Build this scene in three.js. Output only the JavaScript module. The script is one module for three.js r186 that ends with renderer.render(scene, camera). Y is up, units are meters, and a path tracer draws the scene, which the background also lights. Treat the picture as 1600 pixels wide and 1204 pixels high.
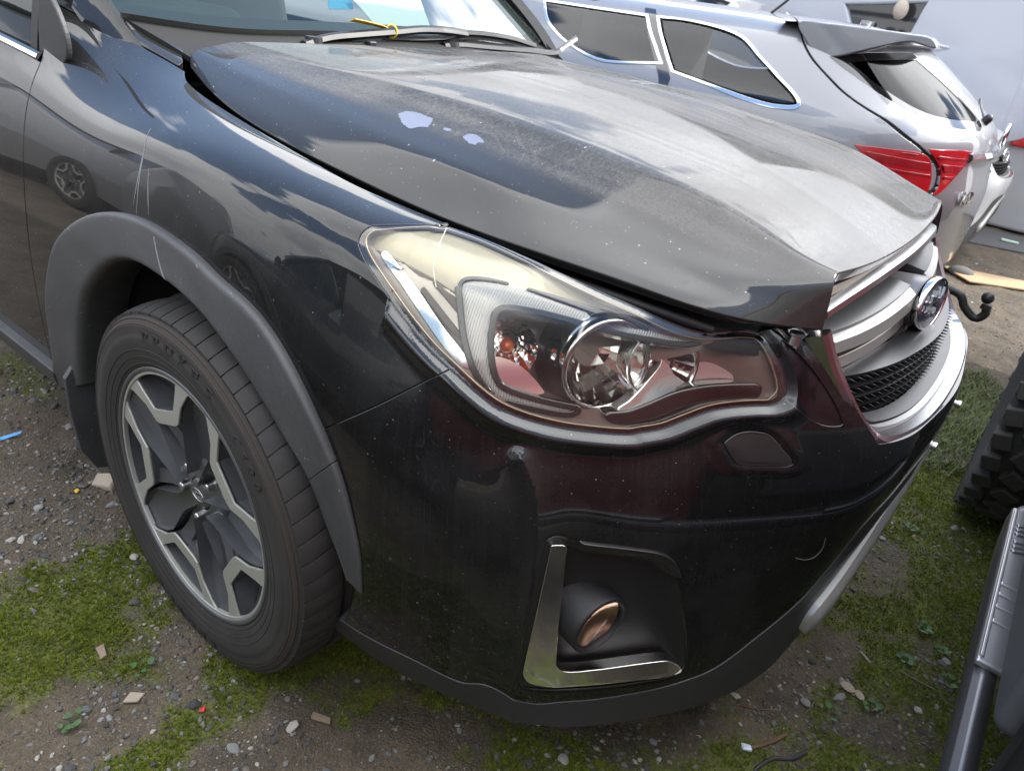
import * as THREE from 'three';
import { mergeGeometries, toCreasedNormals } from 'three/addons/utils/BufferGeometryUtils.js';
import { RoundedBoxGeometry } from 'three/addons/geometries/RoundedBoxGeometry.js';
import { FontLoader } from 'three/addons/loaders/FontLoader.js';
import { TextGeometry } from 'three/addons/geometries/TextGeometry.js';

// ---------- camera, sky, sun, exposure ----------
const scene = new THREE.Scene();
const camera = new THREE.PerspectiveCamera(55.5, 1024 / 770, .05, 400);
camera.position.set(.9417, 1.1461, 1.3874);
camera.up.set(-.3843, .871, -.3059);
camera.lookAt(.9417 + -0.48925, 1.1461 + -0.47318, 1.3874 + -0.73263);
camera.focus = 1.2; camera.userData.fStop = 11;
const renderer = new THREE.WebGLRenderer({ antialias: true });
renderer.toneMapping = THREE.LinearToneMapping;
renderer.toneMappingExposure = 2.1;
renderer.shadowMap.enabled = true;
const SUN = new THREE.Vector3(.5, .66, -.58).normalize();
const sun = new THREE.DirectionalLight(new THREE.Color().setRGB(1, .94, .84), 2.5);
sun.name = 'sun'; sun.position.copy(SUN).multiplyScalar(20); sun.castShadow = true; sun.shadow.radius = 2; sun.shadow.mapSize.set(2048, 2048);
Object.assign(sun.shadow.camera, { left: -8, right: 8, top: 8, bottom: -8, near: 1, far: 60 });
scene.add(sun, sun.target);

// ---------- smooth surfaces: rows of 3-D points, natural cubic splines along, uniform B-spline across ----------
function cubic(t, y) {                       // natural cubic spline through (t, y)
  const n = t.length, m = new Float64Array(n), c = new Float64Array(n), d = new Float64Array(n);
  for (let i = 1; i < n - 1; i++) {
    const h0 = t[i] - t[i - 1], h1 = t[i + 1] - t[i], p = 2 * (h0 + h1) - h0 * c[i - 1];
    c[i] = h1 / p; d[i] = (6 * ((y[i + 1] - y[i]) / h1 - (y[i] - y[i - 1]) / h0) - h0 * d[i - 1]) / p;
  }
  for (let i = n - 2; i > 0; i--) m[i] = d[i] - c[i] * m[i + 1];
  return (x) => {
    if (x <= t[0]) { const h = t[1] - t[0]; return y[0] + (x - t[0]) * ((y[1] - y[0]) / h - h * m[1] / 6); }
    if (x >= t[n - 1]) { const h = t[n - 1] - t[n - 2]; return y[n - 1] + (x - t[n - 1]) * ((y[n - 1] - y[n - 2]) / h + h * m[n - 2] / 6); }
    let i = 0; while (x > t[i + 1]) i++;
    const h = t[i + 1] - t[i], a = (t[i + 1] - x) / h, b = 1 - a;
    return a * y[i] + b * y[i + 1] + ((a * a * a - a) * m[i] + (b * b * b - b) * m[i + 1]) * h * h / 6;
  };
}
const V = {
  add: (a, b, s = 1) => [a[0] + b[0] * s, a[1] + b[1] * s, a[2] + b[2] * s], sub: (a, b) => [a[0] - b[0], a[1] - b[1], a[2] - b[2]],
  dot: (a, b) => a[0] * b[0] + a[1] * b[1] + a[2] * b[2], cross: (a, b) => [a[1] * b[2] - a[2] * b[1], a[2] * b[0] - a[0] * b[2], a[0] * b[1] - a[1] * b[0]],
  len: (a) => Math.hypot(a[0], a[1], a[2]), norm: (a) => { const l = Math.hypot(a[0], a[1], a[2]) || 1; return [a[0] / l, a[1] / l, a[2] / l]; },
  mix: (a, b, t) => [a[0] + (b[0] - a[0]) * t, a[1] + (b[1] - a[1]) * t, a[2] + (b[2] - a[2]) * t],
};
const sstep = (a, b, x) => { const t = Math.min(1, Math.max(0, (x - a) / (b - a))); return t * t * (3 - 2 * t); };
const gauss = (x, s) => Math.exp(-x * x / (2 * s * s));
class Surf {
  constructor(rows, flip = 1) {
    this.rows = rows; this.flip = flip; const ns = rows[0].length, nr = rows.length;
    const U = [0], W = [0];
    for (let k = 1; k < ns; k++) { let s = 0; for (const r of rows) s += V.len(V.sub(r[k], r[k - 1])); U.push(U[k - 1] + s / nr); }
    for (let j = 1; j < nr; j++) { let s = 0; for (let k = 0; k < ns; k++) s += V.len(V.sub(rows[j][k], rows[j - 1][k])); W.push(W[j - 1] + Math.max(s / ns, 1e-3)); }
    this.U = U; this.W = W; this.L = U[ns - 1]; this.H = W[nr - 1];
    this.f = rows.map((r) => [0, 1, 2].map((c) => cubic(U, r.map((p) => p[c]))));
    const sl = W.slice(1).map((w, j) => 1 / (w - W[j])), mt = W.map((_, j) => j === 0 ? sl[0] : j === nr - 1 ? sl[nr - 2] : 2 / (1 / sl[j - 1] + 1 / sl[j]));
    this.toRow = (v) => {                    // monotone cubic from metres across to row number
      if (v <= 0) return v * sl[0];
      if (v >= W[nr - 1]) return nr - 1 + (v - W[nr - 1]) * sl[nr - 2];
      let j = 0; while (v > W[j + 1]) j++;
      const h = W[j + 1] - W[j], t = (v - W[j]) / h, q = t * t, c = q * t;
      return j * (2 * c - 3 * q + 1) + (j + 1) * (3 * q - 2 * c) + h * ((c - 2 * q + t) * mt[j] + (c - q) * mt[j + 1]);
    };
    this.disp = null; this.cache = new Map();
  }
  base(u, v) {
    let P = this.cache.get(u);
    if (!P) { if (this.cache.size > 40) this.cache.clear(); this.cache.set(u, P = this.f.map((g) => [g[0](u), g[1](u), g[2](u)])); }
    const n = P.length, r = Math.min(Math.max(this.toRow(v), 0), n - 1 - 1e-9), i = Math.floor(r), t = r - i;
    const at = (k) => k < 0 ? V.sub(V.add(P[0], P[0]), P[1]) : k >= n ? V.sub(V.add(P[n - 1], P[n - 1]), P[n - 2]) : P[k];
    const w = [(1 - t) ** 3 / 6, (3 * t ** 3 - 6 * t * t + 4) / 6, (-3 * t ** 3 + 3 * t * t + 3 * t + 1) / 6, t ** 3 / 6], o = [0, 0, 0];
    for (let k = 0; k < 4; k++) { const p = at(i - 1 + k); for (let c = 0; c < 3; c++) o[c] += w[k] * p[c]; }
    return o;
  }
  frame(fn, u, v, e = 8e-4) {
    const a = fn(u - e, v), b = fn(u + e, v), c = fn(u, Math.max(v - e, 0)), d = fn(u, Math.min(v + e, this.H));
    const n = V.norm(V.cross(V.sub(b, a), V.sub(d, c)));
    return this.flip > 0 ? n : [-n[0], -n[1], -n[2]];
  }
  at(u, v) {
    const p = this.base(u, v);
    if (!this.disp) return p;
    const h = this.disp(u, v, p);
    return h ? V.add(p, this.frame((a, b) => this.base(a, b), u, v), h) : p;
  }
  normal(u, v) { return this.frame((a, b) => this.at(a, b), u, v); }
  find(q, u0 = this.L / 2, v0 = this.H / 2) {   // nearest (u, v) to the point q
    let best = [u0, v0], d = Infinity;
    for (let i = 0; i <= 60; i++) for (let j = 0; j <= 30; j++) { const u = this.L * i / 60, v = this.H * j / 30, e = V.len(V.sub(this.base(u, v), q)); if (e < d) { d = e; best = [u, v]; } }
    let st = Math.max(this.L / 60, this.H / 30);
    for (let k = 0; k < 40; k++) { let moved = false; for (const [a, b] of [[1, 0], [-1, 0], [0, 1], [0, -1]]) { const u = Math.min(Math.max(best[0] + a * st, 0), this.L), v = Math.min(Math.max(best[1] + b * st, 0), this.H), e = V.len(V.sub(this.base(u, v), q)); if (e < d) { d = e; best = [u, v]; moved = true; } } if (!moved) st /= 2; }
    return best;
  }
}
// ---------- the car's main skins, in metres: x forward from the front axle, y up, z to its right ----------
const mirrorRow = (r) => [...r, ...r.slice(0, -1).reverse().map(([x, y, z]) => [x, y, -z])];
const SIDE = [   // rows from the bottom edge up; stations from the door round the corner to the middle of the nose
  [[-1.4, .24, .80], [-.9, .24, .80], [-.55, .24, .80], [-.3, .235, .80], [-.05, .235, .80], [.15, .235, .81], [.3, .235, .825], [.42, .225, .81], [.53, .215, .773], [.632, .20, .715], [.705, .20, .645], [.79, .205, .53], [.855, .225, .39], [.872, .25, .2], [.882, .26, 0]],
  [[-1.4, .30, .835], [-.9, .30, .835], [-.55, .30, .837], [-.3, .30, .84], [-.05, .30, .842], [.15, .30, .845], [.3, .29, .85], [.42, .285, .83], [.525, .28, .785], [.618, .275, .72], [.698, .275, .645], [.79, .28, .53], [.866, .30, .385], [.893, .32, .2], [.903, .33, 0]],
  [[-1.4, .42, .85], [-.9, .42, .85], [-.55, .42, .85], [-.3, .42, .852], [-.05, .42, .855], [.15, .42, .858], [.3, .42, .857], [.415, .42, .833], [.515, .42, .785], [.595, .42, .718], [.68, .42, .635], [.778, .42, .515], [.864, .42, .38], [.895, .43, .2], [.904, .43, 0]],
  [[-1.4, .56, .857], [-.9, .56, .857], [-.55, .56, .857], [-.3, .56, .858], [-.05, .56, .86], [.15, .56, .86], [.3, .56, .852], [.40, .56, .823], [.485, .56, .773], [.56, .57, .71], [.65, .57, .63], [.765, .575, .505], [.886, .58, .37], [.926, .58, .2], [.938, .58, 0]],
  [[-1.4, .69, .852], [-.9, .69, .852], [-.55, .69, .852], [-.3, .70, .854], [-.05, .70, .856], [.15, .70, .852], [.29, .695, .835], [.385, .685, .80], [.46, .67, .755], [.535, .66, .695], [.62, .655, .615], [.735, .66, .495], [.868, .67, .365], [.915, .67, .2], [.93, .67, 0]],
  [[-1.4, .80, .832], [-.9, .80, .832], [-.55, .80, .832], [-.3, .81, .836], [-.05, .805, .838], [.15, .80, .828], [.285, .79, .80], [.375, .775, .765], [.445, .76, .722], [.515, .75, .665], [.60, .742, .59], [.70, .742, .485], [.815, .755, .362], [.855, .765, .2], [.87, .77, 0]],
  [[-1.4, .875, .812], [-.9, .875, .812], [-.55, .872, .812], [-.3, .868, .815], [-.05, .872, .815], [.15, .858, .805], [.28, .842, .78], [.37, .825, .742], [.44, .808, .695], [.51, .795, .637], [.592, .782, .567], [.685, .778, .472], [.785, .79, .36], [.82, .80, .2], [.83, .81, 0]],
  [[-1.4, .91, .80], [-.9, .91, .798], [-.55, .905, .796], [-.3, .892, .795], [-.05, .893, .795], [.15, .878, .783], [.275, .863, .755], [.36, .848, .715], [.435, .832, .665], [.505, .817, .607], [.587, .804, .54], [.672, .796, .455], [.755, .803, .36], [.79, .815, .2], [.80, .825, 0]],
  [[-1.4, .935, .79], [-.9, .935, .785], [-.55, .935, .775], [-.3, .918, .755], [-.05, .905, .755], [.15, .886, .745], [.27, .869, .717], [.355, .858, .672], [.43, .845, .627], [.50, .832, .578], [.58, .816, .52], [.66, .806, .44], [.735, .812, .355], [.77, .825, .2], [.78, .835, 0]],
  [[-1.4, .955, .785], [-.9, 1.0, .765], [-.56, .982, .752], [-.335, .945, .70], [-.06, .912, .705], [.14, .889, .69], [.27, .869, .665], [.352, .858, .63], [.425, .847, .60], [.495, .834, .555], [.575, .817, .50], [.65, .806, .425], [.72, .812, .35], [.75, .825, .2], [.76, .835, 0]],
  [[-1.4, .975, .78], [-.9, 1.05, .75], [-.59, 1.022, .722], [-.35, .955, .635], [-.07, .906, .655], [.13, .875, .635], [.265, .855, .61], [.345, .845, .585], [.415, .835, .56], [.485, .823, .52], [.56, .806, .47], [.63, .795, .40], [.69, .80, .33], [.72, .81, .2], [.73, .82, 0]],
];
const side = new Surf(SIDE.map(mirrorRow), 1);
const HOODHALF = [   // edge, crease, valley, power-bulge crease (three rows), plateau, middle; stations rear to front
  [[-.365, .958, .612], [-.20, .924, .655], [-.06, .902, .667], [.12, .878, .655], [.29, .858, .632], [.445, .848, .602], [.56, .835, .560], [.65, .823, .522], [.71, .815, .473], [.762, .810, .415]],
  [[-.365, .967, .606], [-.20, .936, .645], [-.06, .917, .655], [.12, .893, .640], [.29, .872, .616], [.445, .860, .586], [.56, .844, .548], [.65, .832, .512], [.71, .828, .463], [.759, .835, .410]],
  [[-.365, .975, .592], [-.20, .952, .607], [-.06, .937, .607], [.12, .922, .600], [.29, .906, .580], [.445, .880, .549], [.56, .858, .520], [.65, .846, .488], [.71, .846, .448], [.755, .858, .405]],
  [[-.368, .977, .583], [-.20, .957, .594], [-.06, .944, .592], [.12, .929, .585], [.29, .914, .566], [.445, .887, .537], [.56, .866, .508], [.65, .857, .478], [.71, .858, .440], [.753, .866, .402]],
  [[-.372, .982, .555], [-.20, .965, .548], [-.06, .958, .53], [.12, .946, .518], [.29, .930, .503], [.445, .911, .484], [.56, .893, .465], [.65, .876, .447], [.71, .870, .423], [.751, .872, .396]],
  [[-.378, .986, .525], [-.20, .977, .501], [-.06, .974, .480], [.12, .965, .462], [.29, .950, .449], [.445, .936, .437], [.56, .920, .428], [.65, .896, .416], [.71, .882, .405], [.749, .876, .390]],
  [[-.38, .988, .513], [-.20, .981, .489], [-.06, .980, .466], [.12, .973, .447], [.29, .959, .434], [.445, .945, .424], [.56, .930, .416], [.65, .905, .405], [.71, .888, .396], [.749, .879, .383]],
  [[-.382, .990, .500], [-.20, .984, .476], [-.06, .984, .452], [.12, .978, .432], [.29, .965, .419], [.445, .950, .409], [.56, .934, .401], [.65, .909, .391], [.71, .890, .384], [.750, .880, .375]],
  [[-.335, .998, .33], [-.18, .997, .32], [-.04, .997, .31], [.14, .990, .295], [.31, .975, .285], [.46, .957, .28], [.575, .939, .275], [.665, .911, .27], [.725, .888, .265], [.766, .872, .26]],
  [[-.305, 1.003, .0], [-.16, 1.003, .0], [-.03, 1.004, .0], [.15, .997, .0], [.32, .981, .0], [.47, .962, .0], [.585, .940, .0], [.675, .911, .0], [.735, .886, .0], [.775, .866, .0]],
];
const hood = new Surf([...HOODHALF, ...HOODHALF.slice(0, -1).reverse().map((r) => r.map(([x, y, z]) => [x, y, -z]))], 1);


// ---------- small tools ----------
let seed = 7;
const rnd = () => { seed = (seed * 1664525 + 1013904223) >>> 0; return seed / 4294967296; };
const rr = (a, b) => a + (b - a) * rnd();
function hash2(x, y, s = 0) { let h = Math.imul(x | 0, 374761393) + Math.imul(y | 0, 668265263) + Math.imul(s | 0, 1274126177); h = Math.imul(h ^ (h >>> 13), 1274126177); return ((h ^ (h >>> 16)) >>> 0) / 4294967296; }
function vnoise(x, y, per = 0, s = 0) {
  const xi = Math.floor(x), yi = Math.floor(y), fx = x - xi, fy = y - yi, u = fx * fx * (3 - 2 * fx), v = fy * fy * (3 - 2 * fy), w = (k) => per ? ((k % per) + per) % per : k;
  const a = hash2(w(xi), w(yi), s), b = hash2(w(xi + 1), w(yi), s), c = hash2(w(xi), w(yi + 1), s), d = hash2(w(xi + 1), w(yi + 1), s);
  return a + (b - a) * u + (c - a) * v + (a - b - c + d) * u * v;
}
function fbm(x, y, oct = 4, per = 0, s = 0) { let a = 0, k = .5, n = 0; for (let i = 0; i < oct; i++) { a += k * vnoise(x, y, per, s + i); n += k; k *= .5; x *= 2; y *= 2; per *= 2; } return a / n; }
function tex(w, h, fn, { srgb = false, repeat = [1, 1] } = {}) {   // fn(u, v) -> [r, g, b] or grey, 0..1
  const d = new Uint8Array(w * h * 4);
  for (let y = 0; y < h; y++) for (let x = 0; x < w; x++) { const c = fn((x + .5) / w, (y + .5) / h, x, y), o = (y * w + x) * 4; if (typeof c === 'number') d[o] = d[o + 1] = d[o + 2] = c * 255; else { d[o] = c[0] * 255; d[o + 1] = c[1] * 255; d[o + 2] = c[2] * 255; } d[o + 3] = 255; }
  const t = new THREE.DataTexture(d, w, h); t.wrapS = t.wrapT = THREE.RepeatWrapping; t.magFilter = THREE.LinearFilter; t.minFilter = THREE.LinearMipmapLinearFilter; t.generateMipmaps = true;
  if (srgb) t.colorSpace = THREE.SRGBColorSpace;
  t.repeat.set(...repeat); t.needsUpdate = true; return t;
}
const M = (o) => new THREE.MeshPhysicalMaterial(o);
const lin = (r, g, b) => new THREE.Color().setRGB(r, g, b);
const taken = {};
function numbered(n) { const k = taken[n] = (taken[n] ?? -1) + 1; return k ? n + '_' + String(k).padStart(3, '0') : n; }
function group(name, parent = scene) { const g = new THREE.Group(); g.name = parent === scene ? numbered(name) : name; parent.add(g); return g; }
function put(name, geometry, material, parent = scene) { const m = new THREE.Mesh(geometry, material); m.name = parent === scene ? numbered(name) : name; m.castShadow = m.receiveShadow = true; parent.add(m); return m; }
function tag(o, label, category, grp) { o.userData.label = label; o.userData.category = category; if (grp) o.userData.group = grp; return o; }
const merge = (list) => mergeGeometries(list.map((g) => { g = g.index ? g.toNonIndexed() : g; for (const k of Object.keys(g.attributes)) if (!['position', 'normal', 'uv'].includes(k)) g.deleteAttribute(k); return g; }));
const P3 = (p) => new THREE.Vector3(p[0], p[1], p[2]);
function geo(pos, idx, nor, uv) {
  const g = new THREE.BufferGeometry(); g.setAttribute('position', new THREE.Float32BufferAttribute(pos, 3)); g.setIndex(idx);
  if (nor) g.setAttribute('normal', new THREE.Float32BufferAttribute(nor, 3)); else g.computeVertexNormals();
  g.setAttribute('uv', new THREE.Float32BufferAttribute(uv ?? new Array(pos.length / 3 * 2).fill(0), 2)); return g;
}
function box(w, h, d, r = .003, seg = 2) { return new RoundedBoxGeometry(w, h, d, seg, Math.min(r, w / 2.01, h / 2.01, d / 2.01)); }
const moved = (g, x, y, z, rx = 0, ry = 0, rz = 0) => g.applyMatrix4(new THREE.Matrix4().compose(new THREE.Vector3(x, y, z), new THREE.Quaternion().setFromEuler(new THREE.Euler(rx, ry, rz, 'YXZ')), new THREE.Vector3(1, 1, 1)));
function tube(pts, r, seg = 0, rad = 8, closed = false) { return new THREE.TubeGeometry(new THREE.CatmullRomCurve3(pts.map(P3), closed, 'centripetal'), seg || pts.length * 6, r, rad, closed); }
// a strip swept along a 3-D path: prof(t) gives [[a, b], ...] offsets along the two side directions dirs(t, tangent) -> [A, B]
function sweep(path, dirs, prof, n = 60, closeProf = true, caps = true) {
  const c = Array.isArray(path) ? new THREE.CatmullRomCurve3(path.map(P3), false, 'centripetal') : path, pos = [], idx = [], uv = []; let m = 0;
  for (let i = 0; i <= n; i++) {
    const t = i / n, p = c.getPoint ? c.getPoint(t).toArray() : c(t), tg = c.getTangent ? c.getTangent(t).toArray() : V.norm(V.sub(c(Math.min(1, t + 1e-3)), c(Math.max(0, t - 1e-3)))), [A, B] = dirs(t, tg, p), pr = prof(t); m = pr.length;
    pr.forEach(([a, b], k) => { pos.push(...V.add(V.add(p, A, a), B, b)); uv.push(t, k / m); });
  }
  const q = closeProf ? m : m - 1;
  for (let i = 0; i < n; i++) for (let k = 0; k < q; k++) { const a = i * m + k, b = i * m + (k + 1) % m, d = a + m, e = b + m; idx.push(a, b, d, b, e, d); }
  if (caps && closeProf) for (let k = 1; k < m - 1; k++) { idx.push(0, k + 1, k); idx.push(n * m, n * m + k, n * m + k + 1); }
  return toCreasedNormals(geo(pos, idx, null, uv), .6);
}
// closed smooth outline in 2-D; a point given twice in a row is a corner
function outline(pts, per = 8, closed = true) {
  const out = [], n = pts.length, same = (a, b) => Math.hypot(a[0] - b[0], a[1] - b[1]) < 1e-7;
  for (let i = 0; i < (closed ? n : n - 1); i++) {
    const g = (k) => pts[closed ? (k + n) % n : Math.min(Math.max(k, 0), n - 1)], b = g(i), c = g(i + 1); let a = g(i - 1), d = g(i + 2);
    if (same(b, c)) continue;
    if (same(a, b)) a = [2 * b[0] - c[0], 2 * b[1] - c[1]];
    if (same(c, d)) d = [2 * c[0] - b[0], 2 * c[1] - b[1]];
    const dd = (p, q) => Math.max(Math.sqrt(Math.hypot(p[0] - q[0], p[1] - q[1])), 1e-5), t1 = dd(a, b), t2 = t1 + dd(b, c), t3 = t2 + dd(c, d);
    for (let k = 0; k < per; k++) {
      const t = t1 + (t2 - t1) * k / per, L = (p, q, s, e) => [0, 1].map((z) => p[z] + (q[z] - p[z]) * (t - s) / (e - s));
      const A1 = L(a, b, 0, t1), A2 = L(b, c, t1, t2), A3 = L(c, d, t2, t3), B1 = L(A1, A2, 0, t2), B2 = L(A2, A3, t1, t3);
      out.push(L(B1, B2, t1, t2));
    }
  }
  if (!closed) out.push(pts[n - 1]);
  return out;
}
function nearest(pl, x, y, closed) {
  let d = Infinity, cr = 0, arg = 0; const n = pl.length;
  for (let i = 0, m = closed ? n : n - 1; i < m; i++) {
    const a = pl[i], b = pl[(i + 1) % n], ex = b[0] - a[0], ey = b[1] - a[1], q = ex * ex + ey * ey; if (q < 1e-16) continue;
    let t = ((x - a[0]) * ex + (y - a[1]) * ey) / q; if (closed || i > 0) t = Math.max(0, t); if (closed || i < m - 1) t = Math.min(1, t);
    const dx = x - a[0] - t * ex, dy = y - a[1] - t * ey, e = dx * dx + dy * dy;
    if (e < d) { d = e; cr = ex * dy - ey * dx; arg = i + t; }
  }
  return [Math.sqrt(d), cr, arg];
}
function inside(pl) {            // signed distance to a closed outline, positive inside
  let x0 = 1e9, x1 = -1e9, y0 = 1e9, y1 = -1e9; for (const [x, y] of pl) { x0 = Math.min(x0, x); x1 = Math.max(x1, x); y0 = Math.min(y0, y); y1 = Math.max(y1, y); }
  return (x, y) => {
    const out = Math.max(x0 - x, x - x1, y0 - y, y - y1); if (out > .06) return -out;
    let c = false; for (let i = 0, j = pl.length - 1; i < pl.length; j = i++) { const [ax, ay] = pl[i], [bx, by] = pl[j]; if ((ay > y) !== (by > y) && x < (bx - ax) * (y - ay) / (by - ay) + ax) c = !c; }
    const d = nearest(pl, x, y, true)[0]; return c ? d : -d;
  };
}
const leftOf = (pl) => (x, y) => { const [d, c] = nearest(pl, x, y, false); return c >= 0 ? d : -d; };   // positive left of an open line
// a sheet cut from a surface where keep(u, v) > 0, with rounded, turned-in edges
function panel(S, [u0, u1, nu], [v0, v1, nv], keep, { off = 0, thick = .012, bevel = .0016, uvk = 1, mirror = false, flange = true } = {}) {
  const F = new Float64Array((nu + 1) * (nv + 1)), U = (i) => u0 + (u1 - u0) * i / nu, W = (j) => v0 + (v1 - v0) * j / nv, id = new Map(), pu = [], idx = [];
  for (let i = 0; i <= nu; i++) for (let j = 0; j <= nv; j++) { let f = keep ? keep(U(i), W(j)) : 1; if (Math.abs(f) < 1e-6) f = 1e-6; F[i * (nv + 1) + j] = f; }
  const vert = (k) => { let q = id.get(k); if (q === undefined) { id.set(k, q = pu.length); pu.push([U(Math.floor(k / (nv + 1))), W(k % (nv + 1))]); } return q; };
  const cut = (a, b) => {
    if (a > b) [a, b] = [b, a]; const key = a + '_' + b; let q = id.get(key);
    if (q === undefined) {
      const A = [U(Math.floor(a / (nv + 1))), W(a % (nv + 1))], B = [U(Math.floor(b / (nv + 1))), W(b % (nv + 1))]; let s = 0, e = 1, fs = F[a], fe = F[b], t = fs / (fs - fe);
      for (let k = 0; k < 3; k++) { const f = keep(A[0] + (B[0] - A[0]) * t, A[1] + (B[1] - A[1]) * t); if ((f > 0) === (fs > 0)) { s = t; fs = f; } else { e = t; fe = f; } if (fs === fe) break; t = s + (e - s) * fs / (fs - fe); }
      id.set(key, q = pu.length); pu.push([A[0] + (B[0] - A[0]) * t, A[1] + (B[1] - A[1]) * t]);
    } return q;
  };
  const tri = (a, b, c) => {
    const s = [a, b, c], p = s.map((k) => F[k] > 0), n = p[0] + p[1] + p[2];
    if (n === 3) idx.push(vert(a), vert(b), vert(c));
    else if (n === 1) { const k = p.indexOf(true), x = s[k], y = s[(k + 1) % 3], z = s[(k + 2) % 3]; idx.push(vert(x), cut(x, y), cut(x, z)); }
    else if (n === 2) { const k = p.indexOf(false), x = s[k], y = s[(k + 1) % 3], z = s[(k + 2) % 3], q = cut(x, y), r = cut(x, z); idx.push(q, vert(y), vert(z), q, vert(z), r); }
  };
  for (let i = 0; i < nu; i++) for (let j = 0; j < nv; j++) { const a = i * (nv + 1) + j, b = a + nv + 1; if ((i + j) & 1) { tri(a, b, b + 1); tri(a, b + 1, a + 1); } else { tri(a, b, a + 1); tri(b, b + 1, a + 1); } }
  const order = pu.map((p, i) => i).sort((a, b) => pu[a][0] - pu[b][0]), pos = [], nor = [], uv = [], o = typeof off === 'function' ? off : () => off, mz = mirror ? -1 : 1;
  for (const i of order) { const [u, v] = pu[i], n = S.normal(u, v), p = V.add(S.at(u, v), n, o(u, v)); pos[i] = p; nor[i] = n; }
  let D = S.flip > 0 ? 1 : -1; const ix = []; for (let k = 0; k < idx.length; k += 3) D > 0 ? ix.push(idx[k], idx[k + 1], idx[k + 2]) : ix.push(idx[k], idx[k + 2], idx[k + 1]);
  pu.forEach(([u, v]) => uv.push(u * uvk, v * uvk));
  if (flange) {
    const E = new Map(); for (let k = 0; k < ix.length; k += 3) for (const [a, b] of [[ix[k], ix[k + 1]], [ix[k + 1], ix[k + 2]], [ix[k + 2], ix[k]]]) { const r = b + '_' + a; E.has(r) ? E.delete(r) : E.set(a + '_' + b, [a, b]); }
    const dir = new Map(), add = (i, d) => { const e = dir.get(i); dir.set(i, e ? V.add(e, d) : d); };
    for (const [a, b] of E.values()) { const d = V.sub(pos[b], pos[a]); if (V.len(d) < 1e-7) continue; const w = V.norm(V.cross(d, nor[a])); add(a, w); add(b, w); }
    const ring = new Map(), mk = (i) => { let r = ring.get(i); if (!r) { const w = V.norm(dir.get(i) ?? [1, 0, 0]), n = nor[i], s = pos.length; pos.push(V.add(V.add(pos[i], w, bevel * .7), n, -bevel * .3), V.add(V.add(pos[i], w, bevel), n, -bevel), V.add(V.add(pos[i], w, bevel), n, -thick)); nor.push(V.norm(V.add(n, w)), w, w); for (let k = 0; k < 3; k++) uv.push(uv[2 * i], uv[2 * i + 1]); ring.set(i, r = [i, s, s + 1, s + 2]); } return r; };
    for (const [a, b] of E.values()) { const A = mk(a), B = mk(b); for (let k = 0; k < 3; k++) ix.push(A[k], A[k + 1], B[k], B[k], A[k + 1], B[k + 1]); }
  }
  const P = [], N = []; for (let i = 0; i < pos.length; i++) { P.push(pos[i][0], pos[i][1], pos[i][2] * mz); N.push(nor[i][0], nor[i][1], nor[i][2] * mz); }
  if (mirror) for (let k = 0; k < ix.length; k += 3) { const t = ix[k]; ix[k] = ix[k + 1]; ix[k + 1] = t; }
  return geo(P, ix, N, uv);
}

// ---------- sky: blue air with banks of white cloud, thickest towards the horizon ----------
{
  const w = 2048, h = 1024, d = new Float32Array(w * h * 4);
  for (let j = 0; j < h; j++) {
    const el = ((j + .5) / h - .5) * Math.PI, y = Math.sin(el), c = Math.cos(el);
    for (let i = 0; i < w; i++) {
      const az = ((i + .5) / w - .5) * 2 * Math.PI, x = c * Math.cos(az), z = c * Math.sin(az), o = (j * w + i) * 4, yy = Math.max(y, 0);
      const a = Math.pow(1 - yy, 3), s = Math.max(0, x * SUN.x + y * SUN.y + z * SUN.z);
      let r = .24 + .42 * a + .5 * Math.pow(s, 12), g = .40 + .46 * a + .46 * Math.pow(s, 12), b = .72 + .36 * a + .4 * Math.pow(s, 12);
      const k = 1 / (yy + .16), px = x * k * 1.15 + 81.16, pz = z * k * 1.15 + 72.72;
      let q = fbm(px, pz, 7, 0, 11); q = q + .22 * (fbm(px * .35, pz * .35, 3, 0, 31) - .5);
      const cov = sstep(.445, .485, q + .16 * a), body = sstep(.46, .72, q), lit = (.8 + .9 * Math.pow(s, 3)) * (1 - .72 * a);
      const cr = (2.7 - .9 * body) * lit, cg = (2.72 - .87 * body) * lit, cb = (2.78 - .82 * body) * lit;
      r += (cr - r) * cov; g += (cg - g) * cov; b += (cb - b) * cov;
      if (y < 0) { const f = sstep(0, -.08, y); r += (.22 - r) * f; g += (.21 - g) * f; b += (.19 - b) * f; }
      d[o] = r; d[o + 1] = g; d[o + 2] = b; d[o + 3] = 1;
    }
  }
  const t = new THREE.DataTexture(d, w, h, THREE.RGBAFormat, THREE.FloatType); t.mapping = THREE.EquirectangularReflectionMapping; t.magFilter = THREE.LinearFilter; t.needsUpdate = true;
  scene.background = t; scene.environment = t; 
}

// ---------- materials ----------
// dust: fine grey-brown grains with specks, in patches; rain has washed it thin in places
const dustAt = (u, v) => { const g = vnoise(u * 512, v * 512, 512, 3), f = fbm(u * 48, v * 48, 3, 48, 5), p = fbm(u * 7, v * 7, 3, 7, 9); return Math.min(1, Math.max(0, .30 + .5 * (p - .5) + .5 * (f - .5) + .55 * (g - .5))); };
const speck = (u, v, n, th, s) => { const x = u * n, y = v * n, i = Math.floor(x), j = Math.floor(y), h = hash2(i, j, s); if (h > th) return 0; const cx = .3 + .4 * hash2(i, j, s + 1), cy = .3 + .4 * hash2(i, j, s + 2), r = .1 + .22 * hash2(i, j, s + 3); return Math.hypot(x - i - cx, y - j - cy) < r ? 1 : 0; };
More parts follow.
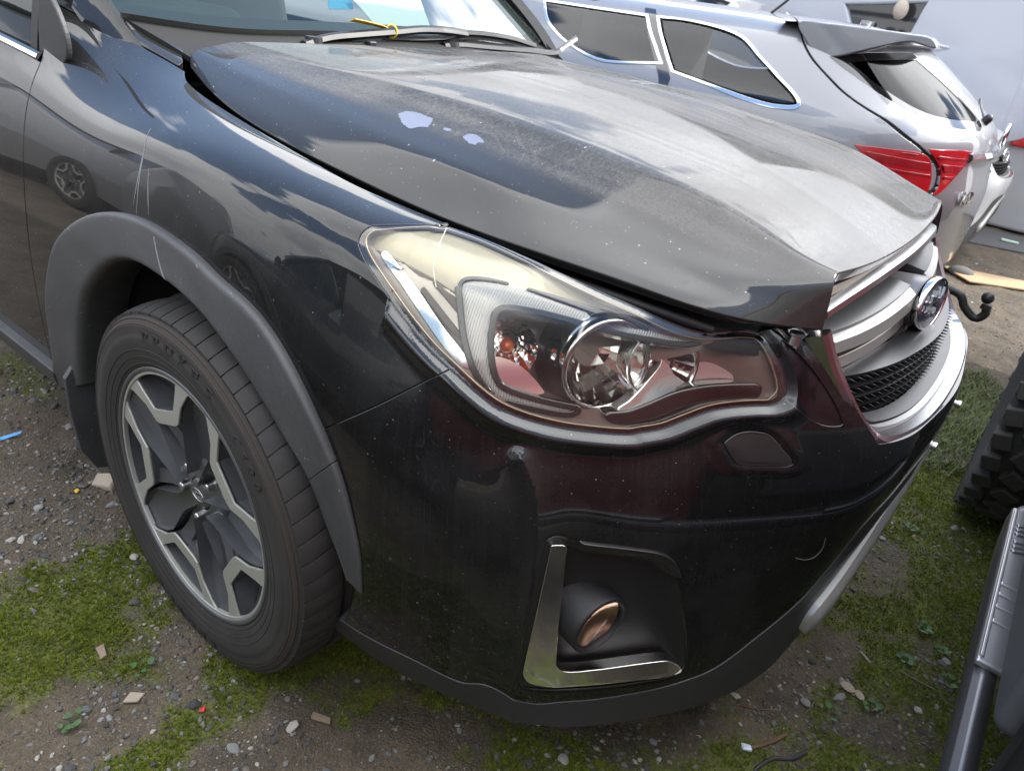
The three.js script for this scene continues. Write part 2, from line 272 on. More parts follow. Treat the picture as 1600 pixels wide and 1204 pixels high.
// over the bonnet: u metres back to front, v metres across; thin on the steep side, thick on the flats, with run marks and tide lines
const bonnetDust = (u, v) => {
  const w = Math.min(v, 1.217 - v), steep = sstep(.085, .125, w), tide = fbm(u * 5 + 3, v * 5 + 8, 3, 0, 130), line = Math.exp(-(((tide - .52) / .006) ** 2)) * .25 + Math.exp(-(((tide - .60) / .005) ** 2)) * .18;
  const g = vnoise(u * 900, v * 900, 0, 131), g2 = vnoise(u * 380, v * 380, 0, 133), run = fbm(u * 4, v * 60, 3, 0, 132), p = fbm(u * 6, v * 6, 4, 0, 134);
  return Math.min(1, Math.max(0, (.14 + .62 * steep * (1 - .45 * sstep(.98, 1.08, u))) * (.55 + .9 * p) * (.72 + .55 * run) + line * steep * .7 + (.34 * (g - .5) + .26 * (g2 - .5)) * (.3 + .7 * steep)));
};
const HB = 1.25, dustColor = tex(2048, 2048, (a, b) => { const u = a * HB, v = b * HB, d = bonnetDust(u, v), s = speck(u, v, 420, .012, 50) * .25 + speck(u, v, 230, .003, 60) * .35, k = .006 + .085 * d * d + s * .7; return [k * 1.04, k, k * .95].map((c) => Math.pow(Math.min(1, c), 1 / 2.2)); }, { srgb: true, repeat: [1 / HB, 1 / HB] });
const dustRough = tex(1024, 1024, (a, b) => { const d = bonnetDust(a * HB, b * HB); return [.5, .018 + .06 * d * d, .5]; }, { repeat: [1 / HB, 1 / HB] });
const dustCoat = tex(1024, 1024, (a, b) => 1 - .85 * bonnetDust(a * HB, b * HB), { repeat: [1 / HB, 1 / HB] });
const filmColor = tex(1024, 1024, (u, v) => { const d = dustAt(u, v), st = Math.pow(vnoise(u * 260, v * 6, 0, 71), 3), s = speck(u, v, 260, .008, 20) * .14 + speck(u, v, 170, .002, 90) * .25, pt = sstep(.5, .72, fbm(u * 5 + 7, v * 5 + 2, 4, 0, 77)) * (.35 + .65 * vnoise(u * 420, v * 420, 0, 78)), k = .002 + .004 * d + .002 * st + .006 * pt + s * .6; return [k * .98, k * 1.0, k].map((c) => Math.pow(Math.min(1, c), 1 / 2.2)); }, { srgb: true, repeat: [1.6, 1.6] });
const filmRough = tex(512, 512, (u, v) => [.5, .012 + .03 * dustAt(u, v) ** 2, .5], { repeat: [1.6, 1.6] });
const paint = M({ name: 'black paint', map: filmColor, roughness: .45, metalness: 0, specularIntensity: .15, clearcoat: 1, clearcoatRoughness: 1, clearcoatRoughnessMap: filmRough });
const dustyPaint = M({ name: 'dusty black paint', map: dustColor, roughness: .6, specularIntensity: .3, clearcoat: 1, clearcoatMap: dustCoat, clearcoatRoughness: 1, clearcoatRoughnessMap: dustRough });
const grain = tex(512, 512, (u, v) => .5 * vnoise(u * 128, v * 128, 128, 2) + .5 * vnoise(u * 256, v * 256, 256, 4));
const plasticCol = tex(512, 512, (u, v) => { const p = fbm(u * 5, v * 5, 4, 5, 12), g = vnoise(u * 128, v * 128, 128, 8), k = .026 + .026 * p + .011 * g + .12 * speck(u, v, 60, .015, 33); return [k * .98, k, k * 1.03].map((c) => Math.pow(c, 1 / 2.2)); }, { srgb: true, repeat: [3, 3] });
const cladding = M({ name: 'faded black plastic', map: plasticCol, roughness: .52, bumpMap: grain, bumpScale: .0002 });
grain.repeat.set(12, 12);
const blackPlastic = M({ color: lin(.010, .010, .011), roughness: .42 });
const matteBlack = M({ color: lin(.008, .008, .008), roughness: .85 });
const glossBlack = M({ color: lin(.006, .006, .007), roughness: .12, clearcoat: 1, clearcoatRoughness: .03 });
const rubberSeal = M({ color: lin(.012, .012, .012), roughness: .6 });
const chrome = M({ color: lin(.56, .57, .58), metalness: 1, roughness: .07 });
const satinMetal = M({ color: lin(.55, .56, .57), metalness: 1, roughness: .3 });
const silverPlastic = M({ color: lin(.34, .34, .335), metalness: .6, roughness: .34 });
const steel = M({ color: lin(.5, .5, .49), metalness: 1, roughness: .32 });
const clearGlass = M({ color: lin(.97, .98, .97), transmission: 1, thickness: 0, roughness: .0, ior: 1.5 });
const tintGlass = M({ color: lin(.55, .62, .58), transmission: 1, thickness: 0, roughness: 0, ior: 1.52 });
const darkGlass = M({ color: lin(.22, .25, .25), transmission: 1, thickness: 0, roughness: 0, ior: 1.52 });
const whitePaint = M({ color: lin(.34, .345, .355), roughness: .35, clearcoat: 1, clearcoatRoughness: .05 });
const silverPaint = M({ color: lin(.18, .185, .20), metalness: .45, roughness: .42, clearcoat: 1, clearcoatRoughness: .04 });

// ---------- the black car ----------
const car = group('parked_car'); tag(car, 'dusty black crossover car with grey plastic wheel arch and bonnet slightly raised', 'car');
const L_lens = outline([[1.7593, .712], [1.7593, .712], [1.7101, .6705], [1.6897, .6545], [1.6864, .6353], [1.7014, .6163], [1.7356, .5916], [1.7783, .5634], [1.8236, .5363], [1.8588, .5187], [1.8891, .5012], [1.9241, .483], [1.9629, .4723], [2.006, .4666], [2.0507, .4657], [2.0946, .4672], [2.1042, .4704], [2.1331, .4788], [2.1617, .495], [2.1906, .5105], [2.2193, .5177], [2.2415, .5204], [2.2605, .5223], [2.2724, .5309], [2.2776, .548], [2.2745, .5913], [2.2629, .6291], [2.2561, .6399], [2.2335, .6443], [2.1691, .6372], [2.1126, .6459], [2.0602, .6586], [2.0106, .6681], [1.9321, .6845], [1.8938, .6943], [1.8151, .7092]], 6), L_seam = outline([[1.6364, .3457], [1.695, .3893], [1.7728, .4463], [1.8546, .5214], [1.8955, .5583]], 8, false), L_door = outline([[.8558, .6847], [.8585, .6731], [.8615, .6376], [.8597, .5937], [.8639, .5263], [.8674, .4495], [.8589, .3344], [.8449, .1942], [.8341, .1212]], 8, false), L_arch = outline([[.8272, .0463], [.8872, .1813], [.9118, .2913], [.9358, .3468], [.9911, .424], [1.075, .4785], [1.1643, .5168], [1.2594, .5371], [1.3446, .539], [1.4375, .5263], [1.4935, .5097], [1.5611, .4922], [1.6217, .4548], [1.6596, .4234], [1.6865, .3911], [1.7133, .3557], [1.7356, .3057], [1.7528, .2374], [1.7614, .1804], [1.7615, .1424], [1.748, .0696], [1.717, .0001]], 8, false), L_gap = outline([[1.1061, .7745], [1.1061, .7745], [1.1061, .7745], [1.1502, .7518], [1.2043, .7429], [1.3627, .7396], [1.5723, .7192], [1.683, .7221], [1.7582, .7128], [1.8243, .6977], [1.8938, .6952], [2.0101, .67], [2.1117, .6488], [2.1799, .6385], [2.2477, .643], [2.3363, .658]], 8, false), L_lip = outline([...[[1.7483, .0428], [1.8226, .0427], [1.8875, .0307], [1.9191, .0404], [1.975, .0265], [2.0213, .0319], [2.1027, .0363], [2.1995, .0445], [2.256, .0565], [2.308, .0918], [2.3827, .1524], [2.42, .2161], [2.4398, .2758]], [2.47, .30], [2.75, .30], [3.03, .30], [3.2, .18], [3.55, .04]], 8, false);
const inLens = inside(L_lens), atSeam = leftOf(L_seam), atDoor = leftOf(L_door), aboveLip = leftOf(L_lip), underGap = leftOf(L_gap.slice().reverse());
const archHole = inside([...L_arch, [L_arch[L_arch.length - 1][0], -.3], [L_arch[0][0], -.3]]);
const halfU = side.L / 2, mir = (f) => (u, v) => f(u > halfU ? side.L - u : u, v);
// raised and sunk features of the skin
const L_crease = outline([[1.947, .4362], [1.9665, .4005], [1.9785, .363], [1.9803, .3044], [1.9737, .2329], [1.9623, .1461], [1.9551, .063]], 8, false), L_recess = outline([[2.2787, .6334], [2.2787, .6334], [2.2962, .616], [2.3148, .5831], [2.3293, .5436], [2.3399, .4982], [2.3388, .4856], [2.3144, .4861], [2.2795, .5257], [2.277, .544], [2.277, .5874]], 6), inRecess = inside(L_recess), L_washer = outline([[2.2049, .4537], [2.2049, .4537], [2.2182, .4676], [2.2317, .4728], [2.2488, .4708], [2.2564, .4656], [2.2702, .4414], [2.2787, .4231], [2.2762, .4176], [2.2442, .4159], [2.223, .4178], [2.2163, .4239]], 5), inWasher = inside(L_washer), L_fog = outline([[1.9885, .2841], [1.9923, .2926], [2.0035, .2992], [2.0166, .2977], [2.025, .2912], [2.0907, .283], [2.1359, .2719], [2.1525, .2556], [2.177, .1801], [2.1892, .1426], [2.2018, .0881], [2.2021, .0722], [2.192, .0628], [2.1371, .0581], [2.0462, .0541], [1.9914, .0518], [1.9656, .0549], [1.9571, .0688], [1.9598, .0974]], 5), inFog = inside(L_fog);
side.disp = (u, v) => {
  if (u > halfU) u = side.L - u;
  let h = 0;
  if (u > 1.8 && u < 2.2 && v < .5) { const [d, , k] = nearest(L_crease, u, v, false); h += .0085 * Math.exp(-Math.abs(d) / .022) * sstep(0, 6, k); }         // corner edge of the bumper
  if (u > 1.75 && u < 2.32 && v > .36) { const d0 = -inLens(u, v), d = Math.max(0, d0); if (d < .09) h += .0075 * gauss(d - .018, .0095) - .004 * gauss(d, .008); }   // rolled brow under the lamp
  if (u > 2.15 && u < 2.33 && v > .36 && v < .52) { const d = inWasher(u, v); if (d < 0) h += .002 * gauss(d + .010, .006); }
  if (u > 1.9 && u < 2.25 && v < .34) { const d = inFog(u, v); h -= .004 * sstep(-.004, .008, d); }
  return h;
};
const fender = (u, v) => Math.min(atSeam(u, v) - .0016, atDoor(u, v) - .002, .012 - archHole(u, v), -inLens(u, v) - .003, underGap(u, v));
put('front_fender', panel(side, [.82, 1.90, 260], [.12, .765, 180], fender, { uvk: 1 }), paint, car);
put('front_fender', panel(side, [.82, 1.90, 90], [.12, .765, 60], fender, { mirror: true }), paint, car);
const grilleHole = inside(outline([[2.330, .66], [2.330, .66], [2.362, .506], [2.388, .447], [2.388, .447], [2.55, .435], [2.748, .432], [2.946, .435], [3.108, .447], [3.108, .447], [3.134, .506], [3.166, .66], [3.166, .66], [2.748, .75]], 8));
const bumper = (u, v) => Math.min(-(u < halfU ? atSeam(u, v) : atSeam(side.L - u, v)) - .0016, .012 - mir(archHole)(u, v), -mir(inLens)(u, v) - .003, -grilleHole(u, v), aboveLip(u, v) + .004, -mir(inFog)(u, v), -mir(inWasher)(u, v) - .0025, -mir(inRecess)(u, v), u < halfU ? underGap(u, v) : 1);
put('front_bumper', panel(side, [1.69, side.L - 1.69, 620], [.0, .735, 210], bumper, {}), paint, car);
put('bumper_lip', panel(side, [1.70, side.L - 1.70, 320], [0, .34, 90], (u, v) => Math.min(.004 - aboveLip(u, v), .02 - mir(archHole)(u, v)), { off: (u, v) => .002 + .004 * sstep(.0, -.03, aboveLip(u, v)), thick: .03 }), M({ name: 'dark lip plastic', color: lin(.022, .023, .024), roughness: .5, bumpMap: grain, bumpScale: .0002 }), car);
for (const s of [0, 1]) put('bumper_pocket', panel(side, [2.2, 2.4, 130], [.36, .66, 170], (u, v) => inRecess(u, v) + .002, { off: (u, v) => -.002 - .024 * sstep(.0, .022, inRecess(u, v)), mirror: s > 0, flange: false }), M({ color: lin(.006, .006, .007), roughness: .3, clearcoat: .6, clearcoatRoughness: .1 }), car);
put('washer_cover', panel(side, [2.15, 2.33, 60], [.38, .51, 40], (u, v) => inWasher(u, v) - .0005, { off: (u, v) => .001 + .010 * sstep(0, .014, inWasher(u, v)), thick: .01 }), M({ name: 'dusty cover', color: lin(.016, .0155, .015), roughness: .42, clearcoat: .5, clearcoatRoughness: .2, bumpMap: grain, bumpScale: .0001 }), car);
put('bonnet', panel(hood, [0, hood.L, 260], [0, hood.H, 240], (u, v) => Math.min(hoodRear(u, v), 1), { thick: .016, bevel: .003 }), dustyPaint, car);
function hoodRear(u, v) { const e = Math.min(v, hood.H - v); return u - .045 * Math.exp(-e / .03) + .02; }
{ // front doors and sills
  const leftOfBelt = leftOf(outline([[.7181, .6847], [.7858, .6815], [.8647, .6795]], 6, false).reverse());
  const doorKeep = (u, v) => Math.min(-atDoor(u, v) - .002, v - .07, leftOfBelt(u, v));
  put('front_door', panel(side, [0, .95, 120], [.05, .76, 90], doorKeep, {}), paint, car);
}

// wheel-arch cladding: from the outer line on the skin to the inner line over the tyre, turned in at the edge
const resample = (pl, n) => { const L = [0]; for (let i = 1; i < pl.length; i++) L.push(L[i - 1] + V.len(V.sub(pl[i], pl[i - 1]))); return [...Array(n).keys()].map((k) => { const s = L[L.length - 1] * k / (n - 1); let i = 0; while (i < L.length - 2 && L[i + 1] < s) i++; return V.mix(pl[i], pl[i + 1], (s - L[i]) / (L[i + 1] - L[i] || 1)); }); };
const archIn = outline([[-.3908, .3765], [-.3722, .4393], [-.3358, .5385], [-.2937, .6075], [-.2327, .6617], [-.1877, .6901], [-.1264, .7104], [-.0723, .7125], [-.004, .7054], [.0595, .6884], [.1148, .6601], [.1668, .6258], [.2137, .59], [.245, .5637], [.2856, .5235], [.3102, .4738], [.3368, .4238], [.3555, .3839], [.3724, .3289], [.3806, .2939]].slice(0, -2), 8, false), NS = 26, L_flare = outline([[.8272, .0463], [.8872, .1813], [.9118, .2913], [.9358, .3468], [.9911, .424], [1.075, .4785], [1.1643, .5168], [1.2594, .5371], [1.3446, .539], [1.4375, .5263], [1.4935, .5097], [1.5611, .4922], [1.6217, .4548], [1.6596, .4234], [1.6865, .3911], [1.7133, .3557], [1.7356, .3057], [1.7528, .2374], [1.7614, .1804], [1.7615, .1424], [1.748, .0696], [1.717, .0001]].slice(0, -2), 8, false);
const aOut = resample(L_flare.map(([u, v]) => { const p = side.at(u, Math.max(v, 0)), n = side.normal(u, Math.max(v, 0)); return [...V.add(p, n, .002), ...n]; }).map((q) => q.slice(0, 3)), NS), aN = aOut.map((p) => { const [u, v] = side.find(p); return side.normal(u, v); });
const aIn = resample(archIn.map(([x, y]) => [x, y, .862]), NS), toHub = (p, d) => { const l = Math.hypot(p[0], p[1] - .338); return [p[0] - p[0] / l * d, p[1] - (p[1] - .338) / l * d, p[2]]; };
const endK = (i) => .15 + .85 * sstep(NS - 1, NS - 7, i); aIn.forEach((p, i) => { p[2] = p[2] + (aOut[i][2] + .006 - p[2]) * (1 - endK(i)); });
const face = (f, h) => aOut.map((p, i) => V.add(V.mix(p, aIn[i], f), V.mix(aN[i], [0, 0, 1], f), h * endK(i)));
const ARCH = [aOut.map((p, i) => V.add(p, aN[i], -.004)), aOut.map((p, i) => V.add(p, aN[i], .005 * endK(i))), face(.02, .009), face(.05, .0115), face(.10, .0125), face(.45, .011), face(.80, .0095), face(.90, .009), face(.96, .0075),
  aIn.map((p) => [p[0], p[1], p[2] + .004]), aIn.map((p) => toHub([p[0], p[1], p[2] - .002], .004)), aIn.map((p) => toHub([p[0], p[1], p[2] - .010], .0055)), aIn.map((p) => toHub([p[0], p[1], p[2] - .05], .006)), aIn.map((p) => [p[0], p[1], p[2] - .08])];
const archS = new Surf(ARCH, -1);
{
  const us = archS.find([.318, .565, .85])[0];
  for (const [a, b, n] of [[0, us - .0014, 150], [us + .0014, archS.L, 90]]) put('wheel_arch_cladding', panel(archS, [a, b, n], [0, archS.H, 70], null, { thick: .004, bevel: .001 }), cladding, car);
  // liner behind it
  const pos = [], idx = []; const pts = resample(aIn, 40);
  pts.forEach((p, i) => { const q = toHub(p, -.02); pos.push(q[0], q[1], .83, q[0], q[1], .42, q[0] * .1, .35 + (q[1] - .35) * .1, .40); });
  for (let i = 0; i < 39; i++) { const a = i * 3, b = a + 3; idx.push(a, a + 1, b, b, a + 1, b + 1, a + 1, a + 2, b + 1, b + 1, a + 2, b + 2); }
  put('wheel_arch_liner', geo(pos, idx), matteBlack, car);
  const mud = new THREE.Shape([[-.41, .3888, .8815], [-.41, .4379, .8418], [-.41, .464, .8145], [-.41, .2948, .8222], [-.41, .1616, .8237], [-.41, .1714, .8513], [-.41, .2252, .8755], [-.41, .3182, .8826]].map(([x, y, z]) => new THREE.Vector2(-z, y)));
  put('mud_flap', new THREE.ExtrudeGeometry(mud, { depth: .008, bevelEnabled: true, bevelSize: .002, bevelThickness: .002, bevelSegments: 2 }).rotateY(Math.PI / 2).translate(-.412, 0, 0), cladding, car);
  for (const [y, z] of [[.40, .80], [.455, .795]]) put('clip', moved(new THREE.CylinderGeometry(.009, .010, .006, 14), -.398, y, z, 0, 0, Math.PI / 2), blackPlastic, car);
  put('sill_trim', panel(side, [0, .905, 90], [-.0, .118, 24], (u, v) => Math.min(.112 - v, .012 - archHole(u, v)), { off: (u, v) => .012 + .006 * sstep(.04, .105, v) - .02 * sstep(.06, .0, v), thick: .02, bevel: .003 }), cladding, car);
}
// closed, dark inside: floor, bulkhead, engine bay
put('underbody', merge([moved(box(1.35, .03, 1.2), -.75, .27, 0), moved(box(.95, .03, .8), .3, .29, 0), moved(box(.04, .62, 1.3), -.42, .6, 0), moved(box(.62, .42, .78), .1, .55, 0), moved(box(.04, .5, .5), .5, .5, 0), moved(box(.5, .02, 1.22), .02, .80, 0)]), matteBlack, car);

// bonnet frame edge: dark rail and seal seen in the open shut line
put('front_panel', merge([
  sweep([[.33, .815, .60], [.44, .80, .57], [.55, .785, .53], [.66, .77, .46], [.735, .765, .39]], () => [[0, 1, 0], [.5, 0, .86]], () => [[-.012, -.03], [.012, -.03], [.016, .012], [-.012, .016]], 40),
  sweep([[.74, .77, .40], [.755, .782, .2], [.76, .785, 0], [.755, .782, -.2], [.74, .77, -.40]], () => [[0, 1, 0], [1, 0, 0]], () => [[-.03, -.06], [.02, -.06], [.02, 0], [-.03, .0]], 30)]), blackPlastic, car);
put('bonnet_latch', merge([moved(new THREE.CylinderGeometry(.007, .008, .012, 16), .738, .790, .432), moved(new THREE.CylinderGeometry(.010, .010, .003, 16), .738, .799, .432)]), satinMetal, car);
put('bonnet_seal', tube([[.335, .832, .622], [.44, .82, .592], [.55, .806, .55], [.65, .79, .50]], .006, 30, 8), rubberSeal, car);

// scuttle, windscreen, pillars
const edgeU = [1.10, 1.06, 1.02, .97, .92, .87, .83, .78], SC = [edgeU.map((u) => side.at(u, side.H - .004)), edgeU.map((u) => V.add(side.at(u, side.H - .004), [-.004, .006, -.012])), edgeU.map((u, i) => V.mix(side.at(u, side.H - .004), [[-.395, .972, .60], [-.41, .978, .607], [-.43, .985, .62], [-.46, .996, .64], [-.495, 1.012, .66], [-.53, 1.034, .672], [-.57, 1.06, .685], [-.63, 1.10, .69]][i], .5)), [[-.395, .970, .60], [-.41, .976, .607], [-.43, .983, .62], [-.46, .994, .64], [-.495, 1.01, .66], [-.53, 1.032, .672], [-.57, 1.058, .685], [-.63, 1.10, .69]]];
const scuttleSide = new Surf(SC, -1);
put('scuttle_corner', panel(scuttleSide, [0, scuttleSide.L, 60], [0, scuttleSide.H, 30], null, { thick: .01 }), dustyPaint, car);
const wsBase = [[-.51, 1.006, .66], [-.468, .996, .5], [-.44, 1.0, .3], [-.425, 1.006, 0], [-.44, 1.0, -.3], [-.468, .996, -.5], [-.51, 1.006, -.66]];
const wsTop = wsBase.map(([x, y, z]) => [x - .62, y + .40, z * .86]);
const screen = new Surf([wsBase, wsBase.map((p, i) => V.add(V.mix(p, wsTop[i], .33), [-.01, .016, 0])), wsBase.map((p, i) => V.add(V.mix(p, wsTop[i], .66), [-.008, .016, 0])), wsTop], -1);
put('windscreen', panel(screen, [0, screen.L, 40], [0, screen.H, 30], null, { thick: .005 }), M({ color: lin(.62, .72, .67), transmission: 1, thickness: 0, roughness: 0, ior: 1.52 }), car);
put('windscreen_border', panel(screen, [.0, screen.L, 160], [0, screen.H, 80], (u, v) => Math.max(.045 - v, .04 - u, u - screen.L + .04), { off: .001, flange: false }), M({ color: lin(.012, .012, .012), roughness: .55, bumpMap: grain, bumpScale: .0002 }), car);
put('scuttle_panel', (() => { const rows = [[[-.36, .95, .60], [-.36, .965, .5], [-.33, .982, .3], [-.30, .988, 0], [-.33, .982, -.3], [-.36, .965, -.5], [-.36, .95, -.60]], [[-.40, .968, .62], [-.39, .975, .5], [-.36, .988, .3], [-.34, .994, 0], [-.36, .988, -.3], [-.39, .975, -.5], [-.40, .968, -.62]], wsBase.map(([x, y, z]) => [x, y - .002, z])]; const s = new Surf(rows, -1); return panel(s, [0, s.L, 60], [0, s.H, 12], null, {}); })(), M({ color: lin(.011, .0105, .010), roughness: .85, bumpMap: grain, bumpScale: .0003 }), car);
for (const s of [1, -1]) put('windscreen_pillar', sweep([[-.40, .915, .66 * s], [-.485, .99, .685 * s], [-.62, 1.09, .685 * s], [-1.12, 1.42, .575 * s]], (t, tg) => { const A = V.norm([.4, .5, .76 * s]); return [A, V.norm(V.cross(A, tg))]; }, () => [[-.02, -.03], [.006, -.03], [.012, 0], [.006, .03], [-.02, .03]], 30), paint, car);
put('roof', sweep([[-1.1, 1.425, 0], [-1.6, 1.5, 0], [-2.6, 1.5, 0]], () => [[0, 1, 0], [0, 0, 1]], () => [[0, -.56], [.02, -.5], [.03, 0], [.02, .5], [0, .56], [-.03, .5], [-.03, -.5]], 20), paint, car);
// cabin
const cabin = M({ color: lin(.03, .032, .03), roughness: .8 });
put('dashboard', merge([moved(box(.5, .10, 1.2, .03, 4), -.72, .93, 0, 0, 0, .06), moved(box(.25, .12, .36, .04, 4), -.95, .95, .34)]), cabin, car);
put('steering_wheel', moved(new THREE.TorusGeometry(.185, .016, 12, 40), -1.06, .93, .36, 0, Math.PI / 2, .42), blackPlastic, car);
for (const z of [.36, -.36]) put('front_seat', merge([moved(box(.5, .14, .5, .05, 4), -1.45, .62, z), moved(box(.16, .62, .48, .06, 4), -1.72, .92, z, 0, 0, .25), moved(box(.1, .17, .27, .05, 4), -1.84, 1.28, z, 0, 0, .2)]), M({ color: lin(.05, .055, .05), roughness: .95 }), car);
put('cabin_shell', merge([moved(box(.04, .9, 1.4), -2.7, .95, 0), moved(box(1.9, .04, 1.4), -1.6, .5, 0), moved(box(2.2, .5, .03), -1.6, .68, .72), moved(box(2.2, .5, .03), -1.6, .68, -.74)]), cabin, car);
// wipers
const flat = (w, h) => (t) => [[-h, -w], [h * .2, -w], [h, -w * .5], [h, w * .5], [h * .2, w], [-h, w]];
for (const [arm, blade, n] of [[[[-.4, .9842, .3373], [-.4, .9952, .2982], [-.4, 1.0042, .2543], [-.4, 1.012, .1833], [-.4, 1.0214, .0841], [-.4, 1.0313, -.0153], [-.4, 1.0325, -.1056], [-.4, 1.0296, -.1735]], [[-.41, 1.0089, .0976], [-.41, 1.0109, -.0278], [-.41, 1.0172, -.1186], [-.41, 1.0279, -.1655], [-.41, 1.0262, -.3505], [-.41, 1.01, -.4977]], 0], [[[-.4, .9972, -.0868], [-.4, 1.0014, -.1289], [-.4, .9994, -.2609], [-.4, .9962, -.432], [-.4, .9949, -.5788], [-.4, 1.0176, -.637], [-.4, 1.0369, -.6838]], null, 1]]) {
  const g = group('wiper', car);
  put('wiper_arm', sweep(arm, (t, tg) => { const A = [-.42, .9, 0]; return [V.norm(A), V.norm(V.cross(A, tg))]; }, (t) => flat(n ? (t > .72 ? .007 : .014 - .004 * t) : t < .35 ? .022 - .03 * t : .0115 - .006 * (t - .35), .008)(t), 40), blackPlastic, g);
  put('wiper_pivot', moved(new THREE.CylinderGeometry(.017, .022, .03, 20), ...V.add(arm[1], [.005, -.006, .01])), blackPlastic, g);
  if (blade) put('wiper_blade', merge([sweep(blade, (t, tg) => { const A = [-.42, .9, 0]; return [V.norm(A), V.norm(V.cross(A, tg))]; }, (t) => flat(.009 * Math.sin(Math.PI * (.08 + .86 * t)), .006)(t), 40), sweep(blade.map((p) => V.add(p, [-.004, -.010, 0])), (t, tg) => { const A = [-.42, .9, 0]; return [V.norm(A), V.norm(V.cross(A, tg))]; }, () => [[-.006, -.0015], [.006, -.0015], [.006, .0015], [-.006, .0015]], 40)]), rubberSeal, g);
}
put('bonnet_nozzle', moved(box(.02, .012, .022, .004), -.375, .998, .17), blackPlastic, car);
// door: sail panel, belt strip, window
{
  const q = [[-.5388, 1.0281, .768], [-.5593, .9602, .768], [-.5672, .9261, .768], [-.5, .9292, .768], [-.4699, .945, .768], [-.4672, .9809, .768], [-.5055, 1.0318, .768]], sh = new THREE.Shape(outline([...q.slice(0, 1), ...q].map(([x, y]) => [x, y]), 5).map(([x, y]) => new THREE.Vector2(x, y)));
  put('mirror_sail_panel', new THREE.ExtrudeGeometry(sh, { depth: .004, bevelEnabled: true, bevelSize: .003, bevelThickness: .003, bevelSegments: 3, curveSegments: 12 }).translate(0, 0, .762), M({ color: lin(.03, .03, .032), roughness: .5, bumpMap: grain, bumpScale: .0001 }), car);
  const cs = [[-.8072, .9476, .778], [-.6992, .9415, .778], [-.547, .931, .778]]; cs.unshift([-1.4, cs[0][1] + .012, .765]);
  put('belt_trim', sweep(cs, () => [[0, 1, 0], [0, 0, 1]], () => [[-.008, -.004], [.008, -.004], [.006, .004], [0, .0075], [-.006, .004]], 40), chrome, car);
  const wn = new Surf([[[-1.4, .955, .768], [-.9, .955, .768], [-.59, .93, .764]], [[-1.4, 1.15, .73], [-1, 1.15, .73], [-.58, 1.03, .742]], [[-1.4, 1.4, .62], [-1.1, 1.4, .62], [-.56, 1.1, .71]]], 1);
  put('door_window', panel(wn, [0, wn.L, 20], [0, wn.H, 16], null, { thick: .004 }), darkGlass, car);
  put('window_seal', sweep([[-.59, .925, .767], [-.585, 1.03, .748], [-.58, 1.12, .72]], () => [[1, 0, 0], [0, 0, 1]], () => [[-.012, -.006], [.012, -.006], [.012, .004], [-.012, .004]], 20), rubberSeal, car);
}
// things on the car
{
  const pp = [[-.52, 1.0771, .1003], [-.52, 1.0181, .0151], [-.52, 1.0313, -.1684], [-.52, 1.0934, -.1215]], sheet = (name, q, mat, lab, cat) => tag(put(name, geo([...q[0], ...q[1], ...q[2], ...q[3], ...q.flatMap((p) => V.add(p, [-.0006, -.001, 0]))], [0, 1, 2, 0, 2, 3, 4, 6, 5, 4, 7, 6], null), mat), lab, cat);
  const paperMat = M({ color: lin(.78, .80, .84), roughness: .9 });
  sheet('paper_sheet', pp, paperMat, 'white sheet of paper lying behind the windscreen of the black car', 'paper');
  sheet('blue_card', [[-.53, 1.0716, .1609], [-.53, 1.0485, .1568], [-.53, 1.053, .0848], [-.53, 1.0767, .0915]], M({ color: lin(.12, .42, .72), roughness: .7 }), 'small light blue card beside the white paper behind the windscreen', 'card');
  const t = [[-.405, 1.0397, .1982], [-.405, 1.0358, .1521], [-.405, 1.0291, .1037], [-.405, 1.0208, .0832]], yel = M({ color: lin(.75, .48, .03), roughness: .6 });
  const tg = group('yellow_tag'); tag(tg, 'yellow plastic tag tied around the wiper arm at the windscreen', 'tag');
  put('strip', sweep(t, (s, d) => { const A = V.norm([-.3, .9, .2]); return [A, V.norm(V.cross(A, d))]; }, (s) => [[-.0008, -.011 + .006 * s], [.0008, -.011 + .006 * s], [.0008, .011 - .006 * s], [-.0008, .011 - .006 * s]], 24), yel, tg);
  put('loop', moved(new THREE.TorusGeometry(.013, .0022, 8, 24), ...V.add(t[3], [.004, .002, 0]), 0, .35, 0), yel, tg);
}
